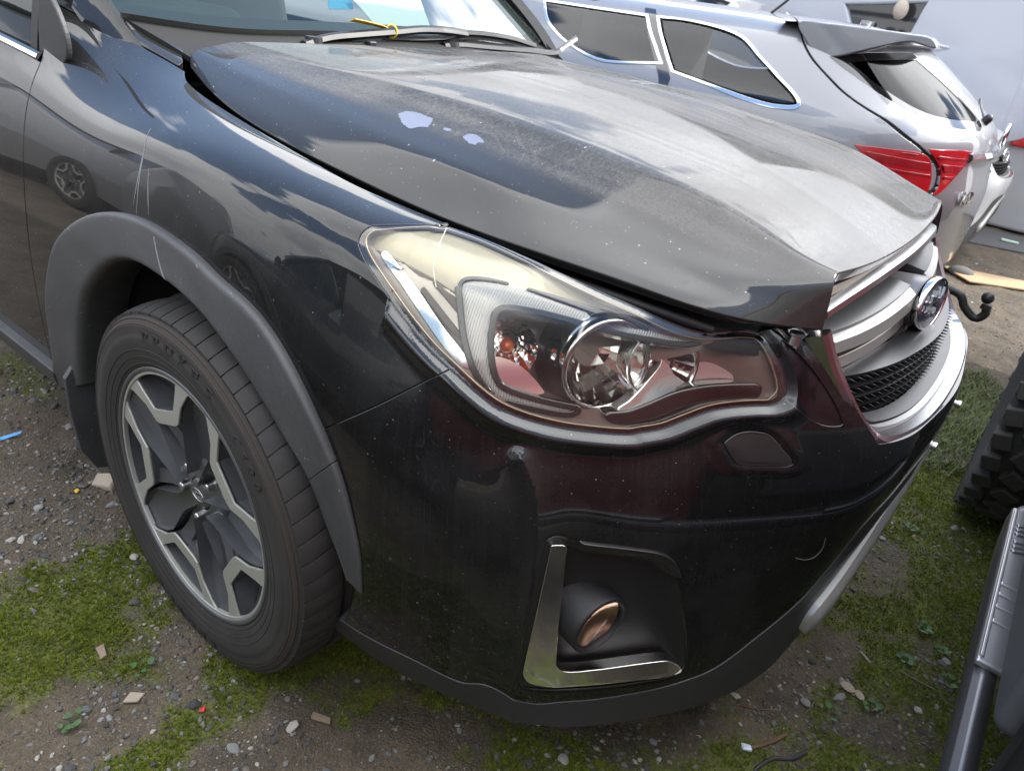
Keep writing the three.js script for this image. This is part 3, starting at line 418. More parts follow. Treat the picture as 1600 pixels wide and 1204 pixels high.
{
  const mark = M({ color: lin(.16, .165, .175), roughness: .8 });
  for (const l of [[[1.2328, .6566], [1.2503, .6189], [1.2545, .5782], [1.2574, .5375]], [[1.2492, .6262], [1.2506, .5936], [1.2462, .5495]], [[1.2727, .6046], [1.2823, .5763], [1.2909, .5468]]]) put('dried_streak', sweep(outline(l, 5, false).map(([u, v]) => V.add(side.at(u, v), side.normal(u, v), .0002)), () => [[1, 0, 0], [0, 0, 1]], (t) => { const w = .0013 * Math.sin(Math.PI * (.12 + .8 * t)); return [[-w, 0], [0, .0002], [w, 0]]; }, 40, true, false), mark, car);
  put('thread', tube([[2.3187, .2508], [2.3365, .2438], [2.3507, .2454], [2.3574, .2591], [2.3525, .2833]].map(([u, v]) => V.add(side.at(u, v), side.normal(u, v), .0006)), .0005, 30, 5), M({ color: lin(.12, .12, .11), roughness: .8 }), car);
  const arm = []; for (let i = 0; i <= 8; i++) { const [u] = archS.find([-.075, .775, .86]), v = archS.H * (.12 + .50 * i / 8); arm.push(V.add(archS.at(u - .003 * i, v), archS.normal(u, v), .0003)); }
  put('dried_streak', tube(arm, .0011, 20, 6), mark, car);
  for (const l of [[[.4483, .1117], [.4483, .1117], [.451, .1224], [.4681, .1288], [.4895, .1287], [.5022, .1278], [.5022, .1278], [.5102, .115], [.5148, .1074], [.5148, .1074], [.5047, .1028], [.4987, .0906], [.4754, .0963], [.4754, .0963]], [[.5749, .1142], [.5749, .1142], [.5747, .1247], [.5867, .1286], [.604, .1232], [.604, .1232], [.6097, .1187], [.6041, .115], [.6052, .1078], [.6052, .1078], [.5911, .1086]], [[.5335, .1168], [.5422, .1203], [.5492, .1184], [.5449, .1136]]]) { const f0 = inside(outline(l, 4)), f = (u, v) => f0(u, v) + .0022 * (vnoise(u * 420, v * 420) - .5); const us = l.map((q) => q[0]), vs = l.map((q) => q[1]); put('paint_chip', panel(hood, [Math.min(...us) - .01, Math.max(...us) + .01, 40], [Math.min(...vs) - .01, Math.max(...vs) + .01, 40], f, { off: .0003, flange: false }), M({ name: 'chipped pale patch', color: lin(.12, .13, .17), roughness: .45, clearcoat: .6, clearcoatRoughness: .1 }), car); }  // small pale bluish patches laid over the bonnet skin
}

// ---------- headlight ----------
{
  const hl = group('headlight', car), at = (q, d) => V.add(side.at(...q), side.normal(...q), d);
  const inside_ = (o, per = 6) => inside(outline(o, per)), zone = [[1.66, 2.30, 190], [.43, .72, 100]];
  const lensMat = M({ color: lin(.97, .955, .89), transmission: 1, thickness: 0, roughness: .13, ior: 1.5 });
  put('lens', panel(side, ...zone, (u, v) => inLens(u, v) - .0005, { off: (u, v) => .001 + .009 * sstep(0, .035, inLens(u, v)), flange: false }), lensMat, hl);
  put('lens_frame', panel(side, ...zone, (u, v) => { const d = inLens(u, v); return Math.min(d + .002, .006 - d); }, { off: -.002, thick: .05 }), glossBlack, hl);
  const inset = L_lens.map(([u, v]) => { const e = 1e-3; let a = u, b = v; for (let k = 0; k < 8; k++) { const f = inLens(a, b) - .0085, gx = (inLens(a + e, b) - inLens(a - e, b)) / (2 * e), gy = (inLens(a, b + e) - inLens(a, b - e)) / (2 * e), q = gx * gx + gy * gy || 1; a -= .7 * f * gx / q; b -= .7 * f * gy / q; } return at([a, b], .0006); }).filter((p, i, A) => !i || V.len(V.sub(p, A[i - 1])) > .002);
  put('lens_seam', tube(inset, .0011, 260, 6, true), M({ color: lin(.30, .24, .19), metalness: .7, roughness: .3 }), hl);
  put('lamp_housing', panel(side, ...zone, (u, v) => inLens(u, v) - .006, { off: (u, v) => -.012 - .085 * sstep(0, .05, inLens(u, v) - .006), flange: false }), M({ color: lin(.28, .25, .235), roughness: .3, metalness: .75 }), hl);
  const mirrorChrome = M({ color: lin(.80, .79, .78), metalness: 1, roughness: .1 });
  const ribbed = tex(256, 16, (u) => .5 + .5 * Math.sin(u * Math.PI * 2 * 32)); ribbed.repeat.set(8, 1);
  const inGuide = inside_([[1.8353, .6283], [1.8353, .6283], [1.8362, .6379], [1.8473, .6453], [1.8938, .6538], [1.9583, .6498], [2.0219, .6431], [2.0842, .6376], [2.1363, .6352], [2.171, .629], [2.171, .629], [2.1526, .6234], [2.1044, .6248], [2.0471, .6259], [1.9872, .6299], [1.9335, .6291], [1.8984, .6222], [1.8907, .611], [1.8924, .59], [1.9008, .5537], [1.914, .5221], [1.9265, .5086], [1.9726, .4987], [2.0258, .4938], [2.0258, .4938], [2.0181, .4889], [1.9678, .4902], [1.9269, .4954], [1.8966, .5176], [1.8684, .56]]), overLine = leftOf(outline([[1.6876, .6325], [1.7028, .6379], [1.7326, .6382], [1.7935, .6308], [1.8331, .6236], [1.8372, .6392], [1.8613, .6481], [1.9267, .6507], [1.9885, .6483], [2.0617, .6448], [2.1325, .6408], [2.1668, .6368], [2.1856, .6341]], 6, false)), inFacets = inside_([[1.9057, .5487], [1.9169, .553], [1.9449, .5483], [1.9678, .5339], [1.9856, .5122], [1.9718, .5054], [1.9397, .5089], [1.9183, .5232]]), inStrip = inside_([[1.7165, .6319], [1.7196, .6376], [1.7324, .6314], [1.7763, .6031], [1.8249, .5703], [1.8753, .5379], [1.8813, .5292], [1.8746, .5255], [1.8477, .5377], [1.7961, .5732], [1.7523, .6037]]), inFins = inside_([[1.7341, .6351], [1.7341, .6351], [1.7944, .6287], [1.8377, .618], [1.8377, .618], [1.8447, .5952], [1.8638, .5565], [1.8638, .5565], [1.8313, .5724], [1.7793, .6042]]), inSilver = inside_([[2.1688, .6232], [2.2306, .6236], [2.2391, .5969], [2.2374, .5497], [2.1903, .543], [2.1572, .5329], [2.1087, .5119], [2.0824, .5003], [2.1226, .5419], [2.1561, .5826], [2.1593, .6037]]), inFloor = inside_([[2.0669, .4911], [2.0934, .4988], [2.1169, .5125], [2.1515, .5345], [2.1902, .5467], [2.2362, .5515], [2.2541, .5502], [2.2479, .5314], [2.2119, .5285], [2.1798, .5204], [2.1531, .5027], [2.1214, .4866], [2.0785, .4816]]);
  put('light_guide', panel(side, [1.66, 2.30, 300], [.43, .72, 150], (u, v) => Math.min(inGuide(u, v), inLens(u, v) - .008), { off: (u, v) => -.016 + .007 * sstep(0, .012, inGuide(u, v)), thick: .02, bevel: .002 }), M({ color: lin(.34, .35, .36), roughness: .25, metalness: .3, clearcoat: 1, bumpMap: ribbed, bumpScale: .0012 }), hl);
  put('upper_shroud', panel(side, ...zone, (u, v) => Math.min(overLine(u, v), inLens(u, v) - .0025), { off: (u, v) => -.006 - .014 * (1 - sstep(-.002, .03, overLine(u, v))) , thick: .03, bevel: .003 }), M({ color: lin(.25, .23, .17), roughness: .38, metalness: .25, clearcoat: .5, clearcoatRoughness: .2 }), hl);  // cream colour stands for the yellowed lens and the sky it reflects
  put('edge_reflector', panel(side, ...zone, (u, v) => Math.min(inStrip(u, v), inLens(u, v) - .011), { off: (u, v) => -.014 + .006 * sstep(0, .012, inStrip(u, v)), thick: .02, bevel: .002 }), chrome, hl);
  put('side_reflector', panel(side, ...zone, (u, v) => inFins(u, v), { off: (u, v) => { const k = (u * .5 + v * .86) * 40, f = k - Math.floor(k); return -.034 + .014 * (f < .8 ? f / .8 : (1 - f) / .2); }, flange: false }), M({ color: lin(.26, .245, .23), metalness: 1, roughness: .2 }), hl);
  put('side_reflector_ribs', panel(side, [1.66, 2.1, 260], [.43, .72, 160], (u, v) => { const k = (u * .5 + v * .86) * 40, f = k - Math.floor(k); return Math.min(inFins(u, v) - .002, (.17 - Math.abs(f - .5)) / 40, .12 - .25 * vnoise(u * 30, v * 30)); }, { off: -.018, thick: .008 }), M({ color: lin(.05, .04, .035), roughness: .3, metalness: .4 }), hl);  // dark bands added between the fins for contrast in the bright chrome
  put('guide_bezel', panel(side, [1.66, 2.30, 360], [.43, .72, 180], (u, v) => { const d = inGuide(u, v); return Math.min(d + .007, -.0005 - d, inLens(u, v) - .012, -overLine(u, v) + .004); }, { off: -.012, thick: .02 }), M({ color: lin(.06, .06, .065), metalness: .8, roughness: .2 }), hl);
  put('lens_mould_line', tube([[1.7722, .6884], [1.7878, .6533], [1.7928, .6341], [1.8052, .6133]].map((q) => at(q, .0105)), .0006, 20, 6), M({ color: lin(.5, .47, .38), roughness: .4 }), hl);
  put('inner_bezel', panel(side, ...zone, (u, v) => Math.min(inSilver(u, v), inLens(u, v) - .012), { off: (u, v) => -.020 - .9 * Math.max(0, v - .515) - .01 * sstep(0, .03, inSilver(u, v)), thick: .03, bevel: .003 }), M({ color: lin(.68, .68, .69), metalness: .85, roughness: .22 }), hl);
  put('turn_signal_facets', panel(side, [1.86, 2.12, 160], [.44, .62, 120], (u, v) => Math.min(inFacets(u, v), inLens(u, v) - .012), { off: (u, v) => { const a = u * 95 + v * 20, b = v * 120 - u * 30, p = Math.abs(a - Math.floor(a) - .5) + Math.abs(b - Math.floor(b) - .5); return -.030 + .008 * p; }, flange: false }), mirrorChrome, hl);
  put('bezel_floor', panel(side, ...zone, (u, v) => Math.min(inFloor(u, v), inLens(u, v) - .011), { off: (u, v) => -.012 - .012 * sstep(.0, .02, inFloor(u, v)), thick: .04, bevel: .004 }), glossBlack, hl);
  // lamps: lathes about an axis that looks forward and outward
  const lathe = (prof, seg = 56) => new THREE.LatheGeometry(prof.map(([r, y]) => new THREE.Vector2(r, y)), seg), bowl = (r, d, h, seg = 18) => { const g = lathe(para(r, d, h, 6), seg).toNonIndexed(); g.computeVertexNormals(); return g; };
  const aim = (g, p, d) => g.applyQuaternion(new THREE.Quaternion().setFromUnitVectors(new THREE.Vector3(0, 1, 0), P3(V.norm(d)))).translate(...p);
  const para = (r, depth, hole, n = 14) => [...Array(n + 1).keys()].map((i) => { const t = hole + (1 - hole) * i / n; return [r * t, depth * (t * t - 1)]; });
  const ax = [.86, .06, .50], low = at([[2.0607, .5696]][0], -.034), mirrorMat = M({ color: lin(.86, .85, .84), metalness: 1, roughness: .06 });
  const lg = (n, g, m) => put(n, g, m, hl);
  lg('low_beam_reflector', aim(bowl(.059, .075, .18, 22), low, ax), mirrorMat);
  lg('low_beam_barrel', aim(lathe([[.059, -.05], [.082, -.05], [.0665, -.008], [.065, .004], [.060, .004], [.059, -.004]]), low, ax), chrome);
  lg('low_beam_ring', aim(lathe([[.060, .002], [.061, .0045], [.0655, .0045], [.067, .001], [.067, -.012]]), low, ax), chrome);
  lg('low_beam_lens', aim(lathe([[0, .012], [.02, .0112], [.04, .008], [.058, .002]]), low, ax), clearGlass);
  const fl = []; for (let i = 0; i < 9; i++) fl.push(aim(moved(new THREE.CapsuleGeometry(.0011, .098 - .002 * Math.abs(i - 4), 3, 6), -.012 + i * .0028, .0105, 0, Math.PI / 2), low, ax)); lg('lens_flutes', merge(fl), clearGlass);
  lg('bulb_shield', aim(new THREE.OctahedronGeometry(.013, 0).scale(.8, .9, 1.25).translate(0, -.018, 0), low, ax), M({ color: lin(.55, .55, .56), metalness: 1, roughness: .15 }));
  lg('bulb', aim(new THREE.CapsuleGeometry(.006, .04, 6, 16).translate(0, -.055, 0), low, ax), M({ color: lin(.9, .9, .88), transmission: 1, roughness: .02, thickness: 0 }));
  const high = at([[2.1412, .5815]][0], -.040), ax2 = [.80, .22, .55];
  lg('high_beam_reflector', aim(bowl(.050, .06, .2, 18), high, ax2), mirrorMat);
  lg('high_beam_ring', aim(lathe([[.050, 0], [.0515, .003], [.0545, .003], [.056, -.004], [.056, -.03]]), high, ax2), chrome);
  const turn = at([[1.9274, .5661]][0], -.048), ax3 = [.55, .2, .8];
  lg('turn_signal_reflector', aim(bowl(.042, .05, .15, 16), turn, ax3), mirrorMat);
  lg('turn_signal_bulb', aim(new THREE.CapsuleGeometry(.010, .012, 8, 18).translate(0, -.022, 0), turn, ax3), M({ color: lin(.75, .14, .02), roughness: .15, transmission: .4, thickness: 0, clearcoat: 1 }));
  const cells = []; for (let i = 0; i < 6; i++) for (let j = 0; j < 3; j++) cells.push(aim(box(.0055, .003, .0042, .0012, 1).translate(-.006 + i * .0068, .0105, -.044 + j * .0052), low, ax)); lg('lens_prisms', merge(cells), clearGlass);
}
// ---------- fog lamp ----------
{
  const fg = group('fog_lamp_bezel', car), L = outline([[1.9999, .2828], [1.9999, .2828], [2.0167, .282], [2.0183, .2776], [2.0169, .2595], [2.0131, .2036], [2.0087, .1145], [2.009, .0948], [2.0118, .0852], [2.0226, .0795], [2.0663, .082], [2.1316, .0874], [2.1744, .0867], [2.183, .0826], [2.197, .0702], [2.1978, .0666], [2.1809, .0624], [2.1363, .0617], [2.0459, .0585], [1.9977, .0561], [1.9734, .0607], [1.9661, .0729], [1.9684, .0986], [1.9833, .1887], [1.9952, .2559]], 5), inL = inside(L), zone = [[1.94, 2.22, 110], [.03, .32, 110]];
  put('bezel_panel', panel(side, ...zone, (u, v) => inFog(u, v) + .003, { off: (u, v) => -.004 - .022 * sstep(.006, .03, inFog(u, v)) + .010 * sstep(.262, .268, v + .28 * (u - 2.05)) * sstep(2.03, 2.04, u), thick: .02 }), M({ name: 'grained black plastic', color: lin(.013, .013, .013), roughness: .36, bumpMap: grain, bumpScale: .0002 }), fg);
  put('chrome_trim', panel(side, ...zone, (u, v) => inL(u, v), { off: (u, v) => { const d = inL(u, v); return .002 + Math.min(.014, Math.max(0, d) * 1.15); }, thick: .02, bevel: .001 }), M({ color: lin(.92, .92, .88), metalness: 1, roughness: .07 }), fg);
  const lathe = (prof, seg = 56) => new THREE.LatheGeometry(prof.map(([r, y]) => new THREE.Vector2(r, y)), seg), d = V.norm([.955, .01, .29]), q = [[2.0618, .1555]][0], c = V.add(side.at(...q), [.006, .002, -.002]);
  const aim = (g) => g.applyQuaternion(new THREE.Quaternion().setFromUnitVectors(new THREE.Vector3(0, 1, 0), P3(d))).translate(...c);
  put('fog_lamp_pod', aim(lathe([[.041, -.024], [.0415, -.004], [.0425, .001], [.0465, .0005], [.0485, -.003], [.0490, -.03], [.0495, -.06], [.051, -.085]])), M({ color: lin(.011, .011, .012), roughness: .45, bumpMap: grain, bumpScale: .0002 }), fg);
  put('fog_lamp_reflector', aim(lathe([...Array(12).keys()].map((i) => [.041 * (i + 1) / 12, -.008 + .014 * (((i + 1) / 12) ** 2 - 1)]))), M({ color: lin(.62, .50, .45), metalness: 1, roughness: .2 }), fg);  // warm tint puts the orange-red reflection into the reflector colour
  put('fog_lamp_lens', aim(lathe([[0, .000], [.02, -.001], [.0408, -.005]])), M({ color: lin(.95, .84, .78), transmission: 1, thickness: 0, roughness: .08, ior: 1.5 }), fg);  // lens tinted warm for the same painted reflection
}
// ---------- grille ----------
{
  const gr = group('grille', car), mz = (pts) => [...pts, ...pts.slice(0, -1).reverse().map(([x, y, z]) => [x, y, -z])];
  const fw2 = (t, tg) => { const A = V.norm(V.cross(tg, [1, 0, 0])); return [V.norm([1 - tg[0] * tg[0], -tg[0] * tg[1], -tg[0] * tg[2]]), A]; };
  const lower = new THREE.CurvePath(), U = [[.762, .800, .400], [.780, .766, .393], [.817, .712, .378], [.852, .668, .357], [.868, .655, .344], [.882, .648, .31], [.905, .640, .2], [.915, .636, 0]];
  put('surround', sweep(mz(U), fw2, () => [[-.02, -.010], [.004, -.013], [.009, -.007], [.009, .004], [.004, .010], [-.02, .012]], 160), M({ color: lin(.34, .345, .36), metalness: 1, roughness: .26 }), gr);
  const inset = (dx, dy, dz) => U.map(([x, y, z]) => [x - dx, y + dy * (z > .36 ? .35 : 1), z - dz * (z > .3 ? 1 : z / .3)]);
  put('inner_lip', sweep(mz(inset(.016, .006, .011)), fw2, () => [[-.006, -.010], [.003, -.010], [.004, -.002], [.001, .004], [-.007, .005]], 140), silverPlastic, gr);
  put('inner_bevel', sweep(mz(inset(.033, .004, .020)), fw2, () => [[-.012, -.016], [.011, -.014], [.010, .002], [-.010, .001]], 140), M({ color: lin(.05, .05, .052), roughness: .4, metalness: .3 }), gr);
  put('top_bar', sweep(mz([[.752, .822, .392], [.764, .834, .3], [.772, .840, .2], [.778, .843, 0]]), () => [[0, 1, 0], [1, 0, 0]], () => [[-.009, -.03], [-.009, .002], [-.003, .008], [.005, .005], [.008, -.004], [.008, -.03]], 80), M({ color: lin(.34, .345, .36), metalness: 1, roughness: .28, map: null }), gr);
  put('top_seal', sweep(mz([[.742, .842, .388], [.756, .850, .25], [.766, .853, 0]]), () => [[0, 1, 0], [1, 0, 0]], () => [[-.008, -.04], [-.006, .002], [.006, .002], [.008, -.04]], 60), M({ color: lin(.20, .18, .16), roughness: .7 }), gr);
  for (const s of [1, -1]) {
    const wing = [[.770, .768, .380 * s], [.785, .765, .30 * s], [.798, .764, .2 * s], [.806, .768, .10 * s], [.808, .772, .06 * s]];
    put('wing', sweep(wing, () => [[0, 1, 0], [1, 0, 0]], (t) => [[-.036, -.06], [-.036, -.002], [-.030, .008], [-.014, .004], [-.010, -.004], [-.004, -.002], [.002, .012], [.018 + .006 * t, .008], [.022 + .010 * t, -.004], [.022 + .010 * t, -.06]], 50), M({ color: lin(.22, .22, .215), metalness: .6, roughness: .34 }), gr);
    put('wing_top', sweep(wing.map((p) => V.add(p, [-.035, .026, 0])), () => [[0, 1, 0], [1, 0, 0]], (t) => [[-.006, -.035], [.018, -.034], [.002 + .008 * t, .030], [-.006, .030]], 30), M({ color: lin(.03, .033, .036), roughness: .3, metalness: .2 }), gr);
    put('wing_foot', sweep([[.800, .742, .085 * s], [.806, .718, .06 * s], [.810, .712, .03 * s], [.810, .711, 0]], (t, tg) => { const A = [1, 0, 0]; return [A, V.norm(V.cross(tg, A))]; }, () => [[-.05, -.012], [.002, -.012], [.006, 0], [.002, .012], [-.05, .012]], 24), silverPlastic, gr);
  }
  // mesh of slanting blades and teeth
  const mesh = []; for (let r = 0; r < 5; r++) { const y = .652 + r * .020; mesh.push(sweep(mz([[.79, y, .37], [.82, y, .3], [.848, y, .2], [.870, y, 0]]), () => [[0, 1, 0], [1, 0, 0]], () => [[-.0016, -.045], [-.0016, .0], [.0016, .0], [.0016, -.045]], 40)); }
  const xg = (z) => .872 - .55 * z * z; for (let r = 0; r < 5; r++) for (let k = -19; k <= 19; k++) { const z = (k + (r & 1 ? .5 : 0)) * .0185; if (Math.abs(z) > .355) continue; const g = new THREE.ConeGeometry(.0062, .0165, 4, 1).rotateZ(-Math.PI / 2).rotateX(Math.PI / 4); g.scale(1.6, .9, .55).translate(xg(z) - .006, .645 + r * .020, z); mesh.push(g); }
  put('grille_mesh', merge(mesh), M({ color: lin(.012, .012, .013), roughness: .28 }), gr);
  put('radiator', moved(box(.03, .26, .78, .003), .735, .70, 0), matteBlack, gr);
  // emblem pod
  const badge = (g) => g.rotateZ(.14).rotateY(-.13).translate(.834, .772, 0), oval = (g) => badge(g.rotateZ(-Math.PI / 2).scale(1, .045 / .07, 1));
  const L = (p) => new THREE.LatheGeometry(p.map(([r, y]) => new THREE.Vector2(r, y)), 64);
  put('emblem_pod', oval(L([[.064, -.11], [.066, -.012], [.068, -.006]])), M({ color: lin(.16, .16, .17), roughness: .35, metalness: .5 }), gr);
  put('emblem_rim', oval(L([[.066, -.006], [.0715, -.003], [.0725, .003], [.070, .008], [.066, .009], [.064, .006]])), chrome, gr);
  put('emblem_face', oval(L([[0, .009], [.03, .0085], [.065, .006]])), M({ color: lin(.010, .014, .030), roughness: .2, clearcoat: .7 }), gr);
  const star = (r) => { const s = new THREE.Shape(); for (let i = 0; i < 8; i++) { const a = i * Math.PI / 4, q = i & 1 ? r * .3 : r; i ? s.lineTo(q * Math.cos(a), q * Math.sin(a)) : s.moveTo(q, 0); } return new THREE.ExtrudeGeometry(s, { depth: .004, bevelEnabled: false }); };
  const stars = []; for (const [z, y, r] of [[.028, .009, .017], [-.006, .016, .009], [-.03, .010, .009], [.002, -.014, .009], [-.022, -.010, .009], [-.042, -.004, .008]]) stars.push(badge(star(r).rotateY(Math.PI / 2).translate(.0085, y, -z)));
  put('emblem_stars', merge(stars), M({ color: lin(.42, .43, .45), metalness: .9, roughness: .3 }), gr);
}
// ---------- lower silver trim, plate screws ----------
{
  const sk = [[.8838, .3208, .365], [.892, .3478, .33], [.8993, .3839, .29], [.9059, .4233, .23], [.9114, .4605, .165], [.9154, .4945, .1], [.9171, .5092, 0]]; const path = [...sk, ...sk.slice(0, -1).reverse().map(([x, y, z]) => [x, y, -z])];
  put('silver_skid_trim', sweep(path, (t, tg) => { const o = V.norm(V.cross([0, 1, 0], tg)); const O = o[0] < 0 ? o.map((c) => -c) : o; return [[0, 1, 0], O]; }, (t) => { const k = Math.pow(Math.min(1, Math.sin(Math.PI * t) * 9), .5), h = .028 * (.35 + .65 * k), d = .012 * k; return [[-h, -.02], [-h, d * .4], [-h * .5, d], [h * .4, d], [h, d * .3], [h, -.02]]; }, 140), silverPlastic, car);
  const bolts = [[.9151, .5371, -.22], [.9095, .5174, -.03]];
  for (const [x, y, z] of bolts) { const g = group('plate_screw', car); put('shank', moved(new THREE.CylinderGeometry(.0035, .0035, .035, 12), x + .005, y, z, 0, 0, Math.PI / 2), steel, g); put('screw_head', merge([moved(new THREE.CylinderGeometry(.0085, .0085, .006, 6), x + .025, y, z, 0, 0, Math.PI / 2), moved(new THREE.CylinderGeometry(.006, .0065, .008, 16), x + .019, y, z, 0, 0, Math.PI / 2)]), steel, g); }
  put('plate_bracket', sweep([[.9193, .5156, .03], [.9235, .5216, -.03], [.9272, .5318, -.13], [.9263, .5415, -.23], [.9208, .5503, -.3]], () => [[0, 1, 0], [1, 0, 0]], () => [[-.010, -.02], [-.010, .002], [.008, .003], [.010, -.02]], 30), M({ color: lin(.22, .20, .18), roughness: .6 }), car);
}

// ---------- front wheel, in its own frame: axle along z, outer face at z = 0 ----------
const wheelMats = { rubber: null };
{
  const rub = tex(1024, 256, (u, v) => { const p = fbm(u * 40, v * 10, 4, 0, 14), k = .010 + .013 * p + .014 * Math.max(0, fbm(u * 12, v * 6, 3, 0, 19) - .45); return [k * 1.10, k, k * .90].map((c) => Math.pow(c, 1 / 2.2)); }, { srgb: true });
  wheelMats.rubber = M({ name: 'tyre rubber', map: rub, roughness: .78 });
  wheelMats.brown = M({ name: 'dusty tyre shoulder', color: lin(.036, .027, .021), roughness: .92 });
  wheelMats.grey = M({ name: 'dark grey alloy', color: lin(.075, .079, .085), roughness: .42, metalness: .3, clearcoat: .6, clearcoatRoughness: .25 });
  wheelMats.machined = M({ name: 'machined alloy', color: lin(.37, .37, .335), roughness: .4, metalness: .35, clearcoat: .5, clearcoatRoughness: .2 });
}
function tyreParts(tyre, { text = null, font = null } = {}) {
  // carcass profile: (z, r) from outer bead round to the inner bead
  const prof = [[-0.0060, 0.2215], [0.0007, 0.2292], [0.0043, 0.2383], [0.0079, 0.2529], [0.0101, 0.2675], [0.0104, 0.2766], [0.0090, 0.2838], [0.0086, 0.2893], [0.0079, 0.2957], [0.0029, 0.3057], [-0.0040, 0.3134], [-0.0140, 0.3180], [-0.0300, 0.3198], [-0.0640, 0.3207], [-0.0680, 0.3152], [-0.0740, 0.3152], [-0.0780, 0.3211], [-0.1020, 0.3221], [-0.1080, 0.3221], [-0.1120, 0.3157], [-0.1180, 0.3157], [-0.1220, 0.3211], [-0.1700, 0.3193], [-0.1900, 0.3130], [-0.2000, 0.3020], [-0.2150, 0.2747], [-0.2050, 0.2292]];
  const pts = []; const c = new THREE.CatmullRomCurve3(prof.map(([z, r]) => new THREE.Vector3(r, z, 0)), false, 'centripetal'); for (let i = 0; i <= 150; i++) { const p = c.getPoint(i / 150); pts.push(new THREE.Vector2(p.x, p.y)); }
  put('carcass', new THREE.LatheGeometry(pts, 160).rotateX(Math.PI / 2), wheelMats.rubber, tyre);
  put('tyre_shoulder', new THREE.LatheGeometry([[0.2961, 0.0085], [0.3011, 0.0061], [0.3070, 0.0025], [0.3120, -0.0020], [0.3140, -0.0045]].map(([r, y]) => new THREE.Vector2(r, y)), 160).rotateX(Math.PI / 2), wheelMats.brown, tyre);
  // tread blocks: shoulder blocks divided by cuts, centre ribs
  const tread = [], ring = (z0, z1, r0, r1, n, gap, skew, h) => { for (let i = 0; i < n; i++) { const a0 = i / n * 2 * Math.PI, da = 2 * Math.PI / n * (1 - gap), pos = [], idx = [], m = 3, q = 4;
    for (let e = 0; e <= m; e++) for (let f = 0; f <= q; f++) { const s = f / q, z = z0 + (z1 - z0) * s, rb = r0 + (r1 - r0) * s + .0022 * Math.sin(Math.PI * s), ed = (f === 0 || f === q || e === 0 || e === m) ? .0012 : 0, a = a0 + da * e / m + skew * s; pos.push((rb + h - ed) * Math.cos(a), (rb + h - ed) * Math.sin(a), z); }
    const top = pos.length / 3; for (let e = 0; e <= m; e++) for (let f = 0; f <= q; f++) { const k = (e * (q + 1) + f) * 3, r = Math.hypot(pos[k], pos[k + 1]), s = (r - .012) / r; pos.push(pos[k] * s, pos[k + 1] * s, pos[k + 2]); }
    for (let e = 0; e < m; e++) for (let f = 0; f < q; f++) { const a = e * (q + 1) + f; idx.push(a, a + q + 1, a + 1, a + 1, a + q + 1, a + q + 2); }
    const side_ = (a, b) => idx.push(a, b, a + top, b, b + top, a + top); for (let e = 0; e < m; e++) { side_(e * (q + 1), (e + 1) * (q + 1)); side_((e + 1) * (q + 1) + q, e * (q + 1) + q); } for (let f = 0; f < q; f++) { side_(f + 1, f); side_(m * (q + 1) + f, m * (q + 1) + f + 1); }
    tread.push(toCreasedNormals(geo(pos, idx), .7)); } };
  ring(-.001, -.062, 0.3134, 0.3225, 60, .075, .05, .0045); ring(-.080, -.104, 0.3225, 0.3239, 62, .03, -.03, .004); ring(-.124, -.186, 0.3239, 0.3152, 62, .05, -.05, .004);
  put('tread_blocks', merge(tread), wheelMats.rubber, tyre).userData.kind = 'stuff';
  const rings = []; for (const [r, z, w] of [[0.2989, 0.0068, 0.0013], [0.307, 0.0022, 0.0016], [0.2584, 0.009, 0.0008], [0.2465, 0.0065, 0.0008], [0.2347, 0.0032, 0.001]]) rings.push(new THREE.TorusGeometry(r, w, 6, 140).translate(0, 0, z));
  put('sidewall_ribs', merge(rings), wheelMats.rubber, tyre);
  if (text && font) {
    const gl = []; const place = (ch, size, ang, r) => { if (ch === ' ') return; const g = new TextGeometry(ch, { font, size, depth: .0016, curveSegments: 4, bevelEnabled: true, bevelSize: .0002, bevelThickness: .0003, bevelSegments: 1 }); g.computeBoundingBox(); const b = g.boundingBox; g.translate(-(b.min.x + b.max.x) / 2, 0, 0); g.scale(1.25, .9, 1).translate(0, r, .0086); g.rotateZ(ang - Math.PI / 2); gl.push(g); };
    for (const [str, start, size, step] of text) [...str].forEach((c, i) => place(c, size, start - i * step, 0.2716));
    put('raised_lettering', merge(gl), M({ color: lin(.012, .012, .013), roughness: .45 }), tyre);
  }
}
